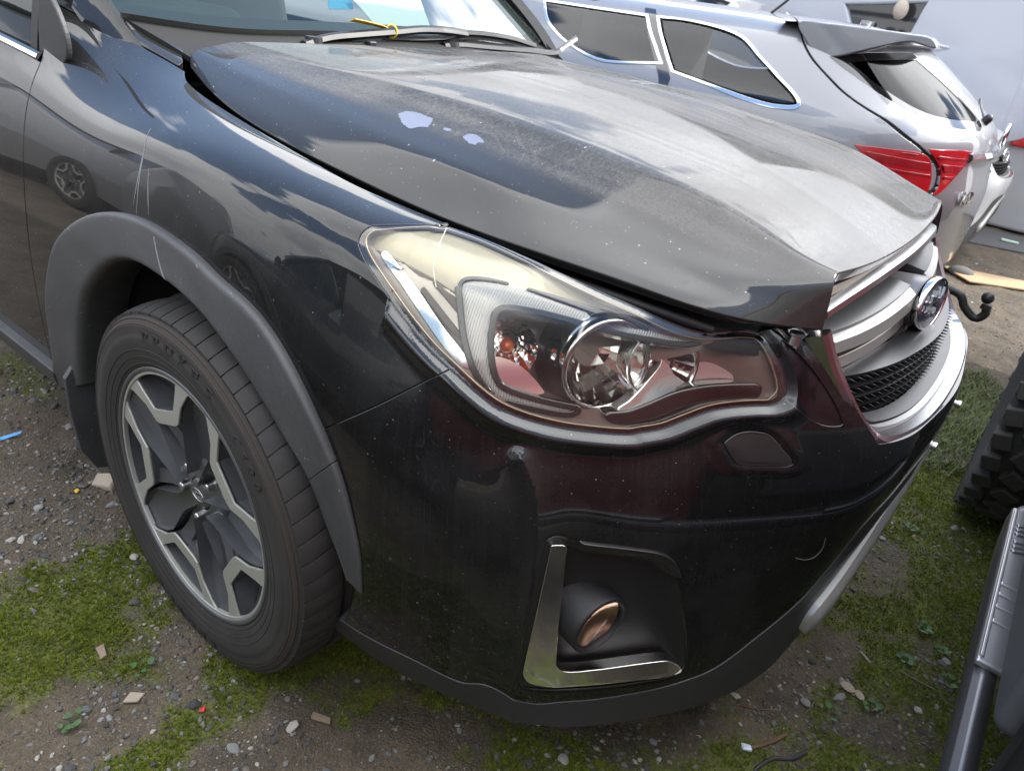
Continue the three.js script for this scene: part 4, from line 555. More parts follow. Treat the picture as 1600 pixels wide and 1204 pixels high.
{
  const font = await new FontLoader().loadAsync('fonts/droid/droid_sans_bold.typeface.json');
  const wheel = group('front_wheel', car); wheel.position.set(0, .338, .884); wheel.rotation.y = -.0421;
  const tyre = group('tyre', wheel); tyreParts(tyre, { font, text: [['PROXES', 1.80, .021, .128], ['C100', .87, .015, .085], ['PROXES', -1.35, .021, .128]] });
  const W = wheelMats, B = (s, d, z, b = .0012, seg = 2) => new THREE.ExtrudeGeometry(s, { depth: d, bevelEnabled: b > 0, bevelSize: b, bevelThickness: b, bevelSegments: seg, curveSegments: 20, bevelOffset: -b }).translate(0, 0, z);
  const pt = (r, deg) => new THREE.Vector2(r * Math.cos(deg * Math.PI / 180), r * Math.sin(deg * Math.PI / 180)), arc = (s, r, a0, a1, n = 14) => { for (let i = 0; i <= n; i++) { const q = pt(r, a0 + (a1 - a0) * i / n); s.curves.length || s.currentPoint.x || s.currentPoint.y ? s.lineTo(q.x, q.y) : s.moveTo(q.x, q.y); } };
  // rim barrel and lip
  put('rim_barrel', new THREE.LatheGeometry([[.2265, -.004], [.2285, -.001], [.2275, .002], [.2235, .0025], [.2195, .0], [.2165, -.012], [.213, -.05], [.205, -.12], [.205, -.19], [.222, -.2]].map(([r, y]) => new THREE.Vector2(r, y)), 128).rotateX(Math.PI / 2), W.grey, wheel);
  // machined face: outer ring with five U-shaped notches
  const F = 112, faces = [], pockets = [], walls = [], spokes = [];
  { const ring = new THREE.Shape(); arc(ring, .2245, 0, 360, 160); const hole = new THREE.Path(); for (let i = 0; i <= 160; i++) { const q = pt(.2145, -i * 2.25); i ? hole.lineTo(q.x, q.y) : hole.moveTo(q.x, q.y); } ring.holes.push(hole); faces.push(B(ring, .006, -.008)); }
  for (let k = 0; k < 5; k++) {
    const c = F + 72 * k, band = new THREE.Shape(), P = (r, d) => pt(r, c + d);
    const o = [P(.2165, 31), P(.205, 28), P(.172, 21.5), P(.138, 16.5), P(.132, 12.5), P(.1315, -12.5), P(.1375, -16.5), P(.172, -21.5), P(.205, -28), P(.2165, -31)], n = [P(.2165, -19.5), P(.197, -18), P(.1585, -12.5), P(.1565, -10), P(.1565, 10), P(.1585, 12.5), P(.197, 18), P(.2165, 19.5)];
    [...o, ...n].forEach((q, i) => i ? band.lineTo(q.x, q.y) : band.moveTo(q.x, q.y)); faces.push(B(band, .005, -.009));
    // pocket floor sloping in from the rim
    const pr = [[.2165, 19.5], [.1555, 11.5]], pos = [], idx = []; for (let i = 0; i <= 8; i++) for (let j = 0; j <= 6; j++) { const s = j / 6, r = pr[0][0] + (pr[1][0] - pr[0][0]) * s, w = pr[0][1] + (pr[1][1] - pr[0][1]) * s, q = P(r, -w + 2 * w * i / 8); pos.push(q.x, q.y, -.006 - .042 * Math.pow(Math.sin(Math.PI * Math.min(1, s * .62 + .12)), .8)); }
    for (let i = 0; i < 8; i++) for (let j = 0; j < 6; j++) { const a = i * 7 + j; idx.push(a, a + 1, a + 7, a + 1, a + 8, a + 7); } pockets.push(geo(pos, idx));
    // walls below the machined band
    const wall = (list, dz) => { const p = [], ix = []; list.forEach((q, i) => { p.push(q.x, q.y, -.006, q.x, q.y, dz[i] ?? -.05); if (i) ix.push(2 * i - 2, 2 * i - 1, 2 * i, 2 * i, 2 * i - 1, 2 * i + 1); }); return toCreasedNormals(geo(p, ix), .5); };
    walls.push(wall(o, o.map(() => -.045)), wall(n, n.map(() => -.05)));
    // two arms from the foot of the U to the hub
    for (const s of [1, -1]) { const A = P(.150, 15 * s), a2 = P(.137, 2.5 * s), H0 = pt(.050, c + 24 * s), H1 = pt(.046, c + 2 * s), e = [[A, -.010], [P(.1, 15 * s), -.022], [H0, -.030]], f = [[a2, -.016], [P(.1, 2.5 * s), -.026], [H1, -.034]], p = [], ix = [];
      e.forEach(([q, z], i) => { const [w, zz] = f[i]; p.push(q.x, q.y, z, w.x, w.y, zz, q.x, q.y, z - .05, w.x, w.y, zz - .045); if (i) { const b = i * 4, a = b - 4; ix.push(a, a + 1, b, b, a + 1, b + 1, a, b, a + 2, b, b + 2, a + 2, a + 1, a + 3, b + 1, b + 1, a + 3, b + 3); } }); spokes.push(toCreasedNormals(geo(p, ix), .5)); }
    // wide concave spoke between two U's
    { const g = c + 36, Q = (r, d) => pt(r, g + d), prof = [[.2165, 5, -.010], [.19, 9.5, -.016], [.165, 13.5, -.022], [.138, 17, -.027], [.10, 17, -.031], [.07, 17, -.033], [.045, 20, -.033]], p = [], ix = [], m = 8;
      prof.forEach(([r, w, z], i) => { for (let j = 0; j <= m; j++) { const s = j / m * 2 - 1, q = Q(r, w * s); p.push(q.x, q.y, z - .003 * (1 - s * s) * (i > 0 && i < 6 ? 1 : .2)); } if (i) for (let j = 0; j < m; j++) { const b = i * (m + 1) + j, a = b - m - 1; ix.push(a, b, a + 1, a + 1, b, b + 1); } });
      spokes.push(geo(p, ix)); for (const s of [1, -1]) spokes.push(wall(prof.map(([r, w]) => Q(r, w * s)), prof.map(() => -.075))); }
  }
  put('machined_face', merge(faces), W.machined, wheel);
  const dbl = W.grey; put('spokes', merge([...spokes, ...walls]), dbl, wheel); for (const g of pockets) put('spoke_pocket', g, dbl, wheel);
  put('hub', new THREE.LatheGeometry([[.030, -.024], [.034, -.024], [.050, -.028], [.068, -.034], [.072, -.08]].map(([r, y]) => new THREE.Vector2(r, y)), 64).rotateX(Math.PI / 2), dbl, wheel);
  put('centre_cap', new THREE.LatheGeometry([[0, -.0185], [.020, -.019], [.0265, -.0215], [.0295, -.027]].map(([r, y]) => new THREE.Vector2(r, y)), 48).rotateX(Math.PI / 2), M({ color: lin(.045, .048, .052), roughness: .4, clearcoat: .5 }), wheel);
  { const r1 = new THREE.TorusGeometry(.0175, .0009, 8, 48).scale(1, .62, 1).translate(0, 0, -.0185), st = []; for (const [x, y, r] of [[-.007, .0025, .0062], [.004, .005, .0034], [.010, .001, .0034], [.002, -.0035, .0034], [.008, -.0045, .003], [-.002, -.0065, .003]]) { const s = new THREE.Shape(); for (let i = 0; i < 8; i++) { const a = i * Math.PI / 4, q = i & 1 ? r * .3 : r; i ? s.lineTo(x + q * Math.cos(a), y + q * Math.sin(a)) : s.moveTo(x + q, y); } st.push(new THREE.ExtrudeGeometry(s, { depth: .001, bevelEnabled: false }).translate(0, 0, -.0192)); }
    put('cap_emblem', merge([r1, ...st]), M({ color: lin(.5, .5, .5), metalness: .9, roughness: .3 }), wheel); }
  for (let k = 0; k < 5; k++) { const q = pt(.050, F + 7 + 72 * k); put('wheel_nut', merge([new THREE.CylinderGeometry(.0085, .0092, .013, 6).rotateX(Math.PI / 2).translate(0, 0, 0), new THREE.SphereGeometry(.0078, 16, 10).scale(1, 1, .6).translate(0, 0, .007), new THREE.CylinderGeometry(.0115, .012, .004, 20).rotateX(Math.PI / 2).translate(0, 0, -.006)]).translate(q.x, q.y, -.024), steel, wheel); }
  put('brake_disc', new THREE.LatheGeometry([[.06, -.085], [.085, -.085], [.09, -.097], [.148, -.097], [.149, -.12], [.06, -.12]].map(([r, y]) => new THREE.Vector2(r, y)), 80).rotateX(Math.PI / 2), M({ color: lin(.20, .13, .09), roughness: .6, metalness: .5 }), wheel);
  put('brake_caliper', moved(box(.075, .17, .07, .015, 3), .125, .05, -.105, 0, 0, -.3), M({ color: lin(.05, .045, .04), roughness: .7, metalness: .3 }), wheel);
}

// ---------- ground: trodden soil with moss and gravel, one sheet ----------
const groundY = (x, z) => -.15 * sstep(-1.0, -2.4, z) + .030 * (fbm(x * 1.7 + 9, z * 1.7 + 5, 3, 0, 40) - .5) + .020 * (fbm(x * 7, z * 7, 3, 0, 44) - .5) + .010 * (fbm(x * 26, z * 26, 3, 0, 47) - .5) + .010 * Math.exp(-(x * x * 12 + (z - .78) ** 2 * 30));
const mossAt = (x, z) => {
  const b = .22 * Math.exp(-((x - .95) ** 2 + (z - 1.3) ** 2) / .25) + .16 * Math.exp(-((x + .12) ** 2 + (z - 1.14) ** 2) / .05) + .15 * Math.exp(-((x - .28) ** 2 + (z - .98) ** 2) / .03) + .17 * Math.exp(-((x - 1.0) ** 2 * 8 + (z + .2) ** 2) / .6) + .10 * Math.exp(-((x - .93) ** 2 * 30 + (z + 1.5) ** 2) / .4) - .26 * Math.exp(-((x - .62) ** 2 + (z - .78) ** 2) / .06) - .22 * Math.exp(-((x + .55) ** 2 + (z - .92) ** 2) / .05) - .3 * sstep(.72, .5, z) * sstep(.75, .4, x) - .25 * sstep(-2, -3, z);
  return sstep(.49, .64, fbm(x * 3.2 + 20, z * 3.2 + 3, 4, 0, 60) + b + .28 * (fbm(x * 22, z * 22, 3, 0, 66) - .5));
};
const gravelAt = (x, z) => sstep(.42, .62, fbm(x * 2.6 + 50, z * 2.6 + 17, 4, 0, 80) + .14 * Math.exp(-((x + .5) ** 2 + (z - .95) ** 2) / .08) + .12 * Math.exp(-((x - .15) ** 2 + (z - .95) ** 2) / .02) + .12 * sstep(-1.6, -2.6, z));
function soil(x, z) {
  const f = fbm(x * 9, z * 9, 4, 0, 90), g = vnoise(x * 240, z * 240, 0, 91), w = fbm(x * 60, z * 60, 3, 0, 92), m = mossAt(x, z) * (.75 + .5 * (w - .4)), q = .40 + .85 * f;
  let r = .092 * q * (.6 + .5 * g + .35 * w), gr = .070 * q * (.6 + .5 * g + .35 * w), b = .045 * q * (.6 + .5 * g + .35 * w);
  
  const t = .25 + .8 * w + .35 * (g - .5), mm = Math.min(1, m); r += (.112 * t - r) * mm * .92; gr += (.136 * t - gr) * mm * .92; b += (.010 * t - b) * mm * .92;
  for (const [n, p, s] of [[260, .16, 5], [130, .13, 6], [66, .05, 7]]) { const X = x * n, Z = z * n, i = Math.floor(X), j = Math.floor(Z), h = hash2(i, j, s); if (h < p * (.35 + gravelAt(x, z)) * (1 - .7 * mm)) { const cx = .3 + .4 * hash2(i, j, s + 11), cz = .3 + .4 * hash2(i, j, s + 12), rad = .16 + .2 * hash2(i, j, s + 13), a = hash2(i, j, s + 15) * 6.28, dx = X - i - cx, dz = Z - j - cz, e = Math.hypot(dx * Math.cos(a) + dz * Math.sin(a), 1.5 * (dz * Math.cos(a) - dx * Math.sin(a))); if (e < rad) { const k = .05 + .17 * hash2(i, j, s + 14) ** 1.6; r = k; gr = k * .97; b = k * .93; } } }
  return [r, gr, b];
}
const enc = (c) => c.map((k) => Math.pow(Math.min(1, Math.max(0, k)), 1 / 2.2));
const NX = [-1.45, 1.75], NZ = [-1.55, 1.65];
const nearTex = tex(2048, 2048, (u, v) => enc(soil(NX[0] + u * (NX[1] - NX[0]), NZ[0] + v * (NZ[1] - NZ[0]))), { srgb: true });
const farTex = tex(1024, 1024, (u, v) => enc(soil(40 + u * 4, -30 + v * 4)), { srgb: true });
const soilBump = tex(1024, 1024, (u, v) => .45 * fbm(u * 40, v * 40, 4, 40, 21) + .35 * vnoise(u * 256, v * 256, 256, 22) + .2 * vnoise(u * 128, v * 128, 128, 23)); 
{
  const line = (segs) => { const o = []; for (const [a, b, n] of segs) for (let i = 0; i < n; i++) o.push(a + (b - a) * i / n); o.push(segs[segs.length - 1][1]); return o; };
  const xs = line([[-60, -6, 18], [-6, NX[0], 30], [NX[0], NX[1], 400], [NX[1], 6, 30], [6, 60, 18]]), zs = line([[-60, -6, 18], [-6, NZ[0], 160], [NZ[0], NZ[1], 400], [NZ[1], 6, 30], [6, 60, 18]]);
  const pos = [], uv = [], uv1 = [], near = [], far = [], nz = zs.length;
  xs.forEach((x) => zs.forEach((z) => { const q = Math.max(Math.abs(x), Math.abs(z)); pos.push(x, groundY(x, z) * (q > 20 ? 0 : 1) - (q > 20 && z < -2 ? .15 : 0), z); uv.push((x - NX[0]) / (NX[1] - NX[0]), (z - NZ[0]) / (NZ[1] - NZ[0])); }));
  for (let i = 0; i < xs.length - 1; i++) for (let j = 0; j < nz - 1; j++) { const a = i * nz + j, b = a + nz, inN = xs[i] >= NX[0] - 1e-6 && xs[i + 1] <= NX[1] + 1e-6 && zs[j] >= NZ[0] - 1e-6 && zs[j + 1] <= NZ[1] + 1e-6; (inN ? near : far).push(a, a + 1, b, b, a + 1, b + 1); }
  const g = geo(pos, [...near, ...far.map((k) => k)], null, uv); g.addGroup(0, near.length, 0); g.addGroup(near.length, far.length, 1);
  const bn = soilBump.clone(); bn.repeat.set(6, 6); const ft = farTex; ft.repeat.set(.8, .8);
  const gm = [M({ name: 'mossy soil', map: nearTex, roughness: .95, bumpMap: bn, bumpScale: .006 }), M({ name: 'gravelly soil', map: ft, roughness: .95, bumpMap: bn, bumpScale: .005 })];
  const m = put('ground', g, gm); m.userData.kind = 'structure';
  // stones: loose gravel as one mass, and the largest as pieces of the ground
  const stoneG = [0, 1, 2, 3].map((s) => { const q = new THREE.IcosahedronGeometry(1, s > 1 ? 1 : 1), p = q.attributes.position; for (let i = 0; i < p.count; i++) { const x = p.getX(i), y = p.getY(i), z = p.getZ(i), k = .72 + .5 * vnoise(x * 1.7 + 5 + s * 7, y * 1.7 + z * 2.3 + 9, 0, s); p.setXYZ(i, x * k, y * k * .62, z * k * .82); } q.computeVertexNormals(); return toCreasedNormals(q, .9); });
  const stoneM = M({ color: lin(1, 1, 1), roughness: .85, bumpMap: grain, bumpScale: .0004 });
  const mat4 = new THREE.Matrix4(), q4 = new THREE.Quaternion(), col = new THREE.Color();
  const spot = () => { for (;;) { const k = rnd(); let x, z; if (k < .62) { x = rr(-1.3, 1.0); z = rr(.45, 1.5); } else if (k < .85) { x = rr(.75, 1.3); z = rr(-1.5, .5); } else { x = rr(.3, 1.6); z = rr(-5, -1.2); } if (rnd() < .22 + .9 * gravelAt(x, z) - .45 * mossAt(x, z)) return [x, z]; } };
  const colour = () => { const k = .05 + .19 * Math.pow(rnd(), 1.7), w = rnd(); return w < .72 ? [k, k * .985, k * .96] : w < .94 ? [k * 1.15, k * .98, k * .78] : [.34, .325, .29]; };
  const lots = stoneG.map(() => []);
  for (let i = 0; i < 20000; i++) { const [x, z] = spot(), s = .0012 + .0046 * Math.pow(rnd(), 2.6); lots[i & 3].push([x, z, s]); }
  const gravel = group('gravel'); gravel.userData.kind = 'stuff'; gravel.userData.label = 'loose grey gravel scattered over the soil';
  lots.forEach((L, t) => { const im = new THREE.InstancedMesh(stoneG[t], stoneM, L.length); im.name = 'loose_stones'; im.userData.kind = 'stuff'; L.forEach(([x, z, s], i) => { q4.setFromEuler(new THREE.Euler(rr(-.4, .4), rr(0, 6.3), rr(-.4, .4))); mat4.compose(new THREE.Vector3(x, groundY(x, z) + s * .22, z), q4, new THREE.Vector3(s * rr(.8, 1.5), s * rr(.7, 1.1), s)); im.setMatrixAt(i, mat4); const c = colour(); im.setColorAt(i, col.setRGB(...c)); }); im.castShadow = im.receiveShadow = true; gravel.add(im); });
  const tones = [...Array(14)].map(() => { const c = colour(); return M({ color: lin(...c), roughness: .85, bumpMap: grain, bumpScale: .0004 }); });
  for (let i = 0; i < 260; i++) { const [x, z] = spot(), s = rr(.006, .0115) * (rnd() < .06 ? 1.4 : 1); const st = put('stone', stoneG[i & 3], tones[i % 14], m); st.position.set(x, groundY(x, z) + s * .2, z); st.rotation.set(rr(-.3, .3), rr(0, 6.3), rr(-.3, .3)); st.scale.set(s * rr(.9, 1.5), s * rr(.6, 1), s); }
  // moss: short tufts
  const tuft = (() => { const pos = [], idx = []; for (let k = 0; k < 5; k++) { const a = k * 1.26 + .3, c = Math.cos(a), s = Math.sin(a), b = k * 3; pos.push(-s * .16 + c * .1, 0, c * .16 + s * .1, s * .16 + c * .1, 0, -c * .16 + s * .1, c * .55, 1, s * .55); idx.push(b, b + 1, b + 2); } return geo(pos, idx); })();
  const list = []; for (let i = 0; i < 260000 && list.length < 90000; i++) { const r_ = rnd() < .74; const x = r_ ? rr(-.9, .85) : rr(.8, 1.3), z = r_ ? rr(.55, 1.45) : rr(-1.6, .5); const k = mossAt(x, z); if (rnd() < k * k) list.push([x, z]); }
  const im = new THREE.InstancedMesh(tuft, M({ color: lin(1, 1, 1), roughness: .95, side: THREE.DoubleSide }), list.length);
  list.forEach(([x, z], i) => { const s = .002 + .0062 * rnd() * rnd() + .003 * vnoise(x * 30, z * 30); q4.setFromEuler(new THREE.Euler(rr(-.5, .5), rr(0, 6.3), rr(-.5, .5))); mat4.compose(new THREE.Vector3(x, groundY(x, z) - .0006, z), q4, new THREE.Vector3(s, s * rr(.7, 1.2), s)); im.setMatrixAt(i, mat4); const t = rr(.35, 1.15), y = rr(.7, 1.1); im.setColorAt(i, col.setRGB(.172 * t * y, .196 * t, .010 * t)); });
  im.name = numbered('moss'); im.userData.kind = 'stuff'; im.userData.label = 'low green moss growing over the soil'; im.castShadow = im.receiveShadow = true; scene.add(im);
  // grass tuft in the sun beyond the bumper
  const blade = (() => { const pos = [], idx = []; for (let i = 0; i <= 4; i++) { const t = i / 4, w = .5 * (1 - t * t); pos.push(-w, t, .9 * t * t * 6, w, t, .9 * t * t * 6); if (i) { const b = i * 2; idx.push(b - 2, b - 1, b, b, b - 1, b + 1); } } return geo(pos, idx); })();
  const gb = new THREE.InstancedMesh(blade, M({ color: lin(1, 1, 1), roughness: .7, side: THREE.DoubleSide, transmission: .35, thickness: 0 }), 2600);
  for (let i = 0; i < 2600; i++) { const a = rnd() * 6.28, r_ = Math.sqrt(rnd()), x = .965 + .17 * r_ * Math.cos(a) + .03 * (rnd() - .5), z = -1.75 + .75 * r_ * Math.sin(a); q4.setFromEuler(new THREE.Euler(rr(-.4, .4), rr(0, 6.3), rr(-.4, .4))); const h = rr(.015, .055); mat4.compose(new THREE.Vector3(x, groundY(x, z) - .001, z), q4, new THREE.Vector3(rr(.003, .006), h, h * .18)); gb.setMatrixAt(i, mat4); const t = rr(.5, 1.2); gb.setColorAt(i, col.setRGB(.11 * t, .15 * t, .025 * t)); }
  gb.name = numbered('grass'); gb.userData.kind = 'stuff'; gb.userData.label = 'short bright grass in the sun beyond the front bumper'; gb.castShadow = gb.receiveShadow = true; scene.add(gb);
  // small sprouts
  const leafG = (() => { const pos = [0, 0, 0], idx = []; for (let i = 0; i <= 10; i++) { const a = i / 10 * 6.283, r = .5 * (1 + .15 * Math.cos(3 * a)); pos.push(.5 + r * Math.cos(a) * .95, .12 * Math.cos(a) ** 2, r * Math.sin(a)); if (i) idx.push(0, i + 1, i); } pos[0] = .5; return geo(pos, idx); })();
  const leafM = [lin(.05, .13, .02), lin(.062, .15, .028), lin(.04, .10, .018)].map((c) => M({ color: c, roughness: .6, side: THREE.DoubleSide, transmission: .3, thickness: 0 }));
  [[-.0162, .004, .989], [.0018, .004, 1.1186], [1.0722, .004, -.2164], [1.1144, .004, -.1821], [.9669, .004, -.6218], [.9769, .004, .1658], [1.0344, .004, .0932], [1.0569, .004, -.0896], [1.1421, .004, -.0837]].forEach(([x, , z], i) => {
    const w = group('clover_sprout'); w.position.set(x, groundY(x, z), z); const n = 4 + (i * 7) % 5;
    for (let k = 0; k < n; k++) { const a = k * 2.4 + i, h = .006 + .009 * ((k * 37 + i * 11) % 10) / 10, r_ = .004 + .010 * ((k * 53 + i * 7) % 10) / 10, p = [r_ * Math.cos(a), h, r_ * Math.sin(a)]; put('stem', tube([[0, -.002, 0], [p[0] * .5, h * .7, p[2] * .5], p], .0006, 6, 5), leafM[2], w); const l = put('leaf', leafG, leafM[(k + i) % 3], w); l.position.set(...p); l.scale.setScalar(.009 + .003 * (k % 3)); l.rotation.set(0, -a, .15 + .1 * (k % 3)); }
    tag(w, ['green clover sprout on the moss below the front tyre', 'tiny green clover sprout low on the moss near the left bottom edge', 'clover sprout on bare soil above the thin dark twig', 'clover sprout between the thin dark twig and the truck step', 'clover sprout on the moss left of the truck tyre', 'clover sprout left of the two pale leaf shaped flakes', 'clover sprout just below the two pale leaf shaped flakes', 'clover sprout at the left end of the thin dark twig', 'clover sprout at the right end of the thin dark twig'][i], 'sprout', 'clover sprouts on the ground');
  });
}
// ---------- litter ----------
{
  const c = [[-.0993, .012, 1.0168], [.2896, .012, .8387], [.0245, .012, 1.0271], [.9824, .012, .073], [1.0079, .012, .078], [.1296, .012, .9634], [-.8892, .012, .8541], [-.5578, .012, .7777], [-.5718, .012, .8372], [.9032, .012, .3251], [.8794, .012, .365]], Y = (p, d) => [p[0], groundY(p[0], p[2]) + d, p[2]];
  const chipG = (w, h, d, s) => { const g = box(w, h, d, h * .3, 2), p = g.attributes.position; for (let i = 0; i < p.count; i++) { const x = p.getX(i) / w, z = p.getZ(i) / d; p.setX(i, p.getX(i) + d * .18 * Math.sin(x * 5 + s) + d * .3 * z * Math.sin(s)); p.setZ(i, p.getZ(i) * (1 + .25 * Math.sin(x * 4 + s * 2))); p.setY(i, p.getY(i) + h * .35 * Math.sin(x * 6 + z * 3 + s)); } g.computeVertexNormals(); return g; };
  const woodT = tex(128, 64, (u, v) => enc([.24, .175, .12].map((k) => k * (.7 + .5 * fbm(u * 4, v * 30, 3, 0, 3)))), { srgb: true });
  const wood = M({ map: woodT, roughness: .85 }), tan = M({ color: lin(.30, .25, .19), roughness: .8 }), bark = M({ color: lin(.12, .065, .04), roughness: .9 });
  const item = (name, g, m, p, r, lab, cat) => { const o = put(name, g, m); o.position.set(...p); o.rotation.set(...r); return tag(o, lab, cat); };
  item('wood_chip', chipG(.030, .004, .013, 1), wood, Y(c[0], .004), [0, -.25, .05], 'tan wood chip on the bright moss below the front tyre', 'wood chip');
  item('wood_chip', chipG(.036, .005, .012, 2), wood, Y(c[1], .004), [0, .4, 0], 'grey brown wood chip on dark gravel left of the bumper', 'wood chip');
  item('stone_flake', chipG(.028, .005, .021, 4), tan, Y(c[2], .004), [.1, .7, 0], 'pale beige flake of stone on the moss left of the bumper', 'stone');
  item('dry_leaf', new THREE.SphereGeometry(.017, 24, 12).scale(1, .14, .72), tan, Y(c[3], .004), [0, -.6, .1], 'larger of two pale tan leaf shaped flakes right of the bumper', 'leaf');
  item('dry_leaf', new THREE.SphereGeometry(.014, 24, 12).scale(1, .14, .62), tan, Y(c[4], .004), [0, -1.0, .1], 'smaller of two pale tan leaf shaped flakes right of the bumper', 'leaf');
  item('plastic_fragment', chipG(.012, .003, .008, 3), M({ color: lin(.62, .03, .03), roughness: .4 }), Y(c[5], .003), [.2, .9, .2], 'small bright red plastic fragment on the ground below the tyre', 'fragment');
  item('plastic_strip', chipG(.060, .0025, .012, 5), M({ color: lin(.08, .30, .62), roughness: .4 }), Y(c[6], .006), [.1, 1.15, .15], 'light blue plastic strip lying at the left edge by the sill', 'plastic strip');
  item('crumpled_wrapper', chipG(.05, .018, .036, 6), M({ color: lin(.36, .31, .24), roughness: .7 }), Y(c[7], .006), [.1, .5, .1], 'crumpled beige wrapper against the left side of the tyre', 'wrapper');
  item('yellow_leaf', chipG(.012, .003, .009, 7), M({ color: lin(.55, .36, .02), roughness: .7 }), Y(c[8], .004), [.2, 0, .1], 'tiny yellow leaf on the gravel left of the tyre', 'leaf');
  item('plastic_scrap', chipG(.018, .006, .012, 8), M({ color: lin(.55, .60, .68), roughness: .4 }), Y(c[10], .005), [.1, .3, .2], 'bluish white plastic scrap beside the brown twig', 'scrap');
  const line = (name, pts, r, m, lab, cat) => tag(put(name, tube(pts.map((p) => Y(p, r)), r, 24, 8), m), lab, cat);
  const mid = (p) => [p[0], V.add(V.mix(p[0], p[1], .5), [.002, 0, .002]), p[1]];
  line('twig', mid([[.8846, .008, .3597], [.924, .008, .2838]]), .0038, bark, 'thick reddish brown twig below the bumper near the bottom edge', 'twig');
  line('twig', mid([[1.0613, .006, -.0523], [1.1273, .006, -.0498]]), .0022, M({ color: lin(.13, .10, .075), roughness: .9 }), 'thin dark twig among clover sprouts beside the truck step', 'twig');
  line('twig', mid([[.9778, .006, -.043], [1.0029, .006, -.0228]]), .0025, tan, 'short pale twig in the middle of the strip right of the bumper', 'twig');
  line('twig', mid([[.8328, .006, .2857], [.8912, .006, .2456]]), .0018, bark, 'thin twig in the shadow right under the bumper corner', 'twig');
  line('cable', [[.9035, .012, .42], [.9083, .012, .3866], [.9244, .012, .3501], [.9467, .012, .3292], [.9651, .012, .2916]], .0035, M({ color: lin(.02, .02, .021), roughness: .45 }), 'curved black cable end sticking up at the bottom edge', 'cable');
  const f = [[.8455, -.15, -4.4324], [.642, -.15, -7.1196], [.6937, -.15, -5.8578], [.5992, -.15, -4.3498], [.4109, -.15, -6.3396], [.4333, -.15, -8.9267]], card = M({ color: lin(.34, .24, .14), roughness: .9 }), F = (p) => [p[0], groundY(p[0], p[2]) + .012, p[2]];
  item('cardboard', chipG(.55, .012, .26, 1.5), card, F(f[0]), [0, .5, .0], 'tan cardboard sheet on the ground beyond the tow ball', 'cardboard');
  item('cardboard', chipG(.8, .012, .3, 2.4), card, F(f[1]), [0, .15, 0], 'far tan cardboard strip beneath the white car', 'cardboard');
  item('rubber_mat', chipG(1.0, .015, .7, 1.1), M({ color: lin(.07, .07, .072), roughness: .9 }), F(f[2]), [0, .3, 0], 'flat dark grey mat on the ground between two cardboard pieces', 'mat');
  item('rock', new THREE.DodecahedronGeometry(.07, 1).scale(1.2, .6, .9), M({ color: lin(.10, .095, .09), roughness: .9 }), F(f[3]), [0, .3, 0], 'dark rock on the ground under the silver wagon bumper', 'rock');
  item('plastic_scrap', chipG(.14, .02, .06, 3), M({ color: lin(.45, .6, .5), roughness: .5 }), V.add(F(f[2]), [.05, .015, .05]), [0, .3, 0], 'pale green plastic scrap on the dark grey mat', 'scrap');
}

const wag = (() => {
  const plan = [[-4.2, -1.82], [-3.2, -1.75], [-2.2, -1.72], [-1.2, -1.715], [-.5, -1.73], [-.1, -1.755], [.18, -1.80], [.38, -1.89], [.50, -2.02], [.575, -2.2], [.61, -2.4], [.62, -2.6]];
  const row = [[.12, .05, .06], [.17, .015, .01], [.30, .0, -.03], [.46, -.002, -.04], [.60, 0, -.045], [.66, 0, -.03], [.76, .004, -.005], [.84, .015, 0], [.89, .03, .03], [.98, .08, .15], [1.07, .14, .28], [1.13, .19, .37], [1.165, .25, .44], [1.19, .36, .55], [1.205, .6, .62], [1.21, .87, .66]];
  const rows = row.map(([y, inset, back]) => plan.map(([x, z], i) => { const k = Math.min(1, Math.max(0, (i - 4) / 5)), w = k * k * (3 - 2 * k); return [x - back * (i >= 5 ? w : 0) - 0, y - (y > 1.1 ? Math.max(0, -x - 2) * .05 : 0), Math.max(-2.6, z - inset * (1 - .85 * w * (z < -1.9 ? Math.min(1, (-z - 1.9) / .5) : 0)))]; }));
  return new Surf(rows.map((r) => [...r, ...r.slice(0, -1).reverse().map(([x, y, z]) => [x, y, -5.2 - z])]), 1);
})();

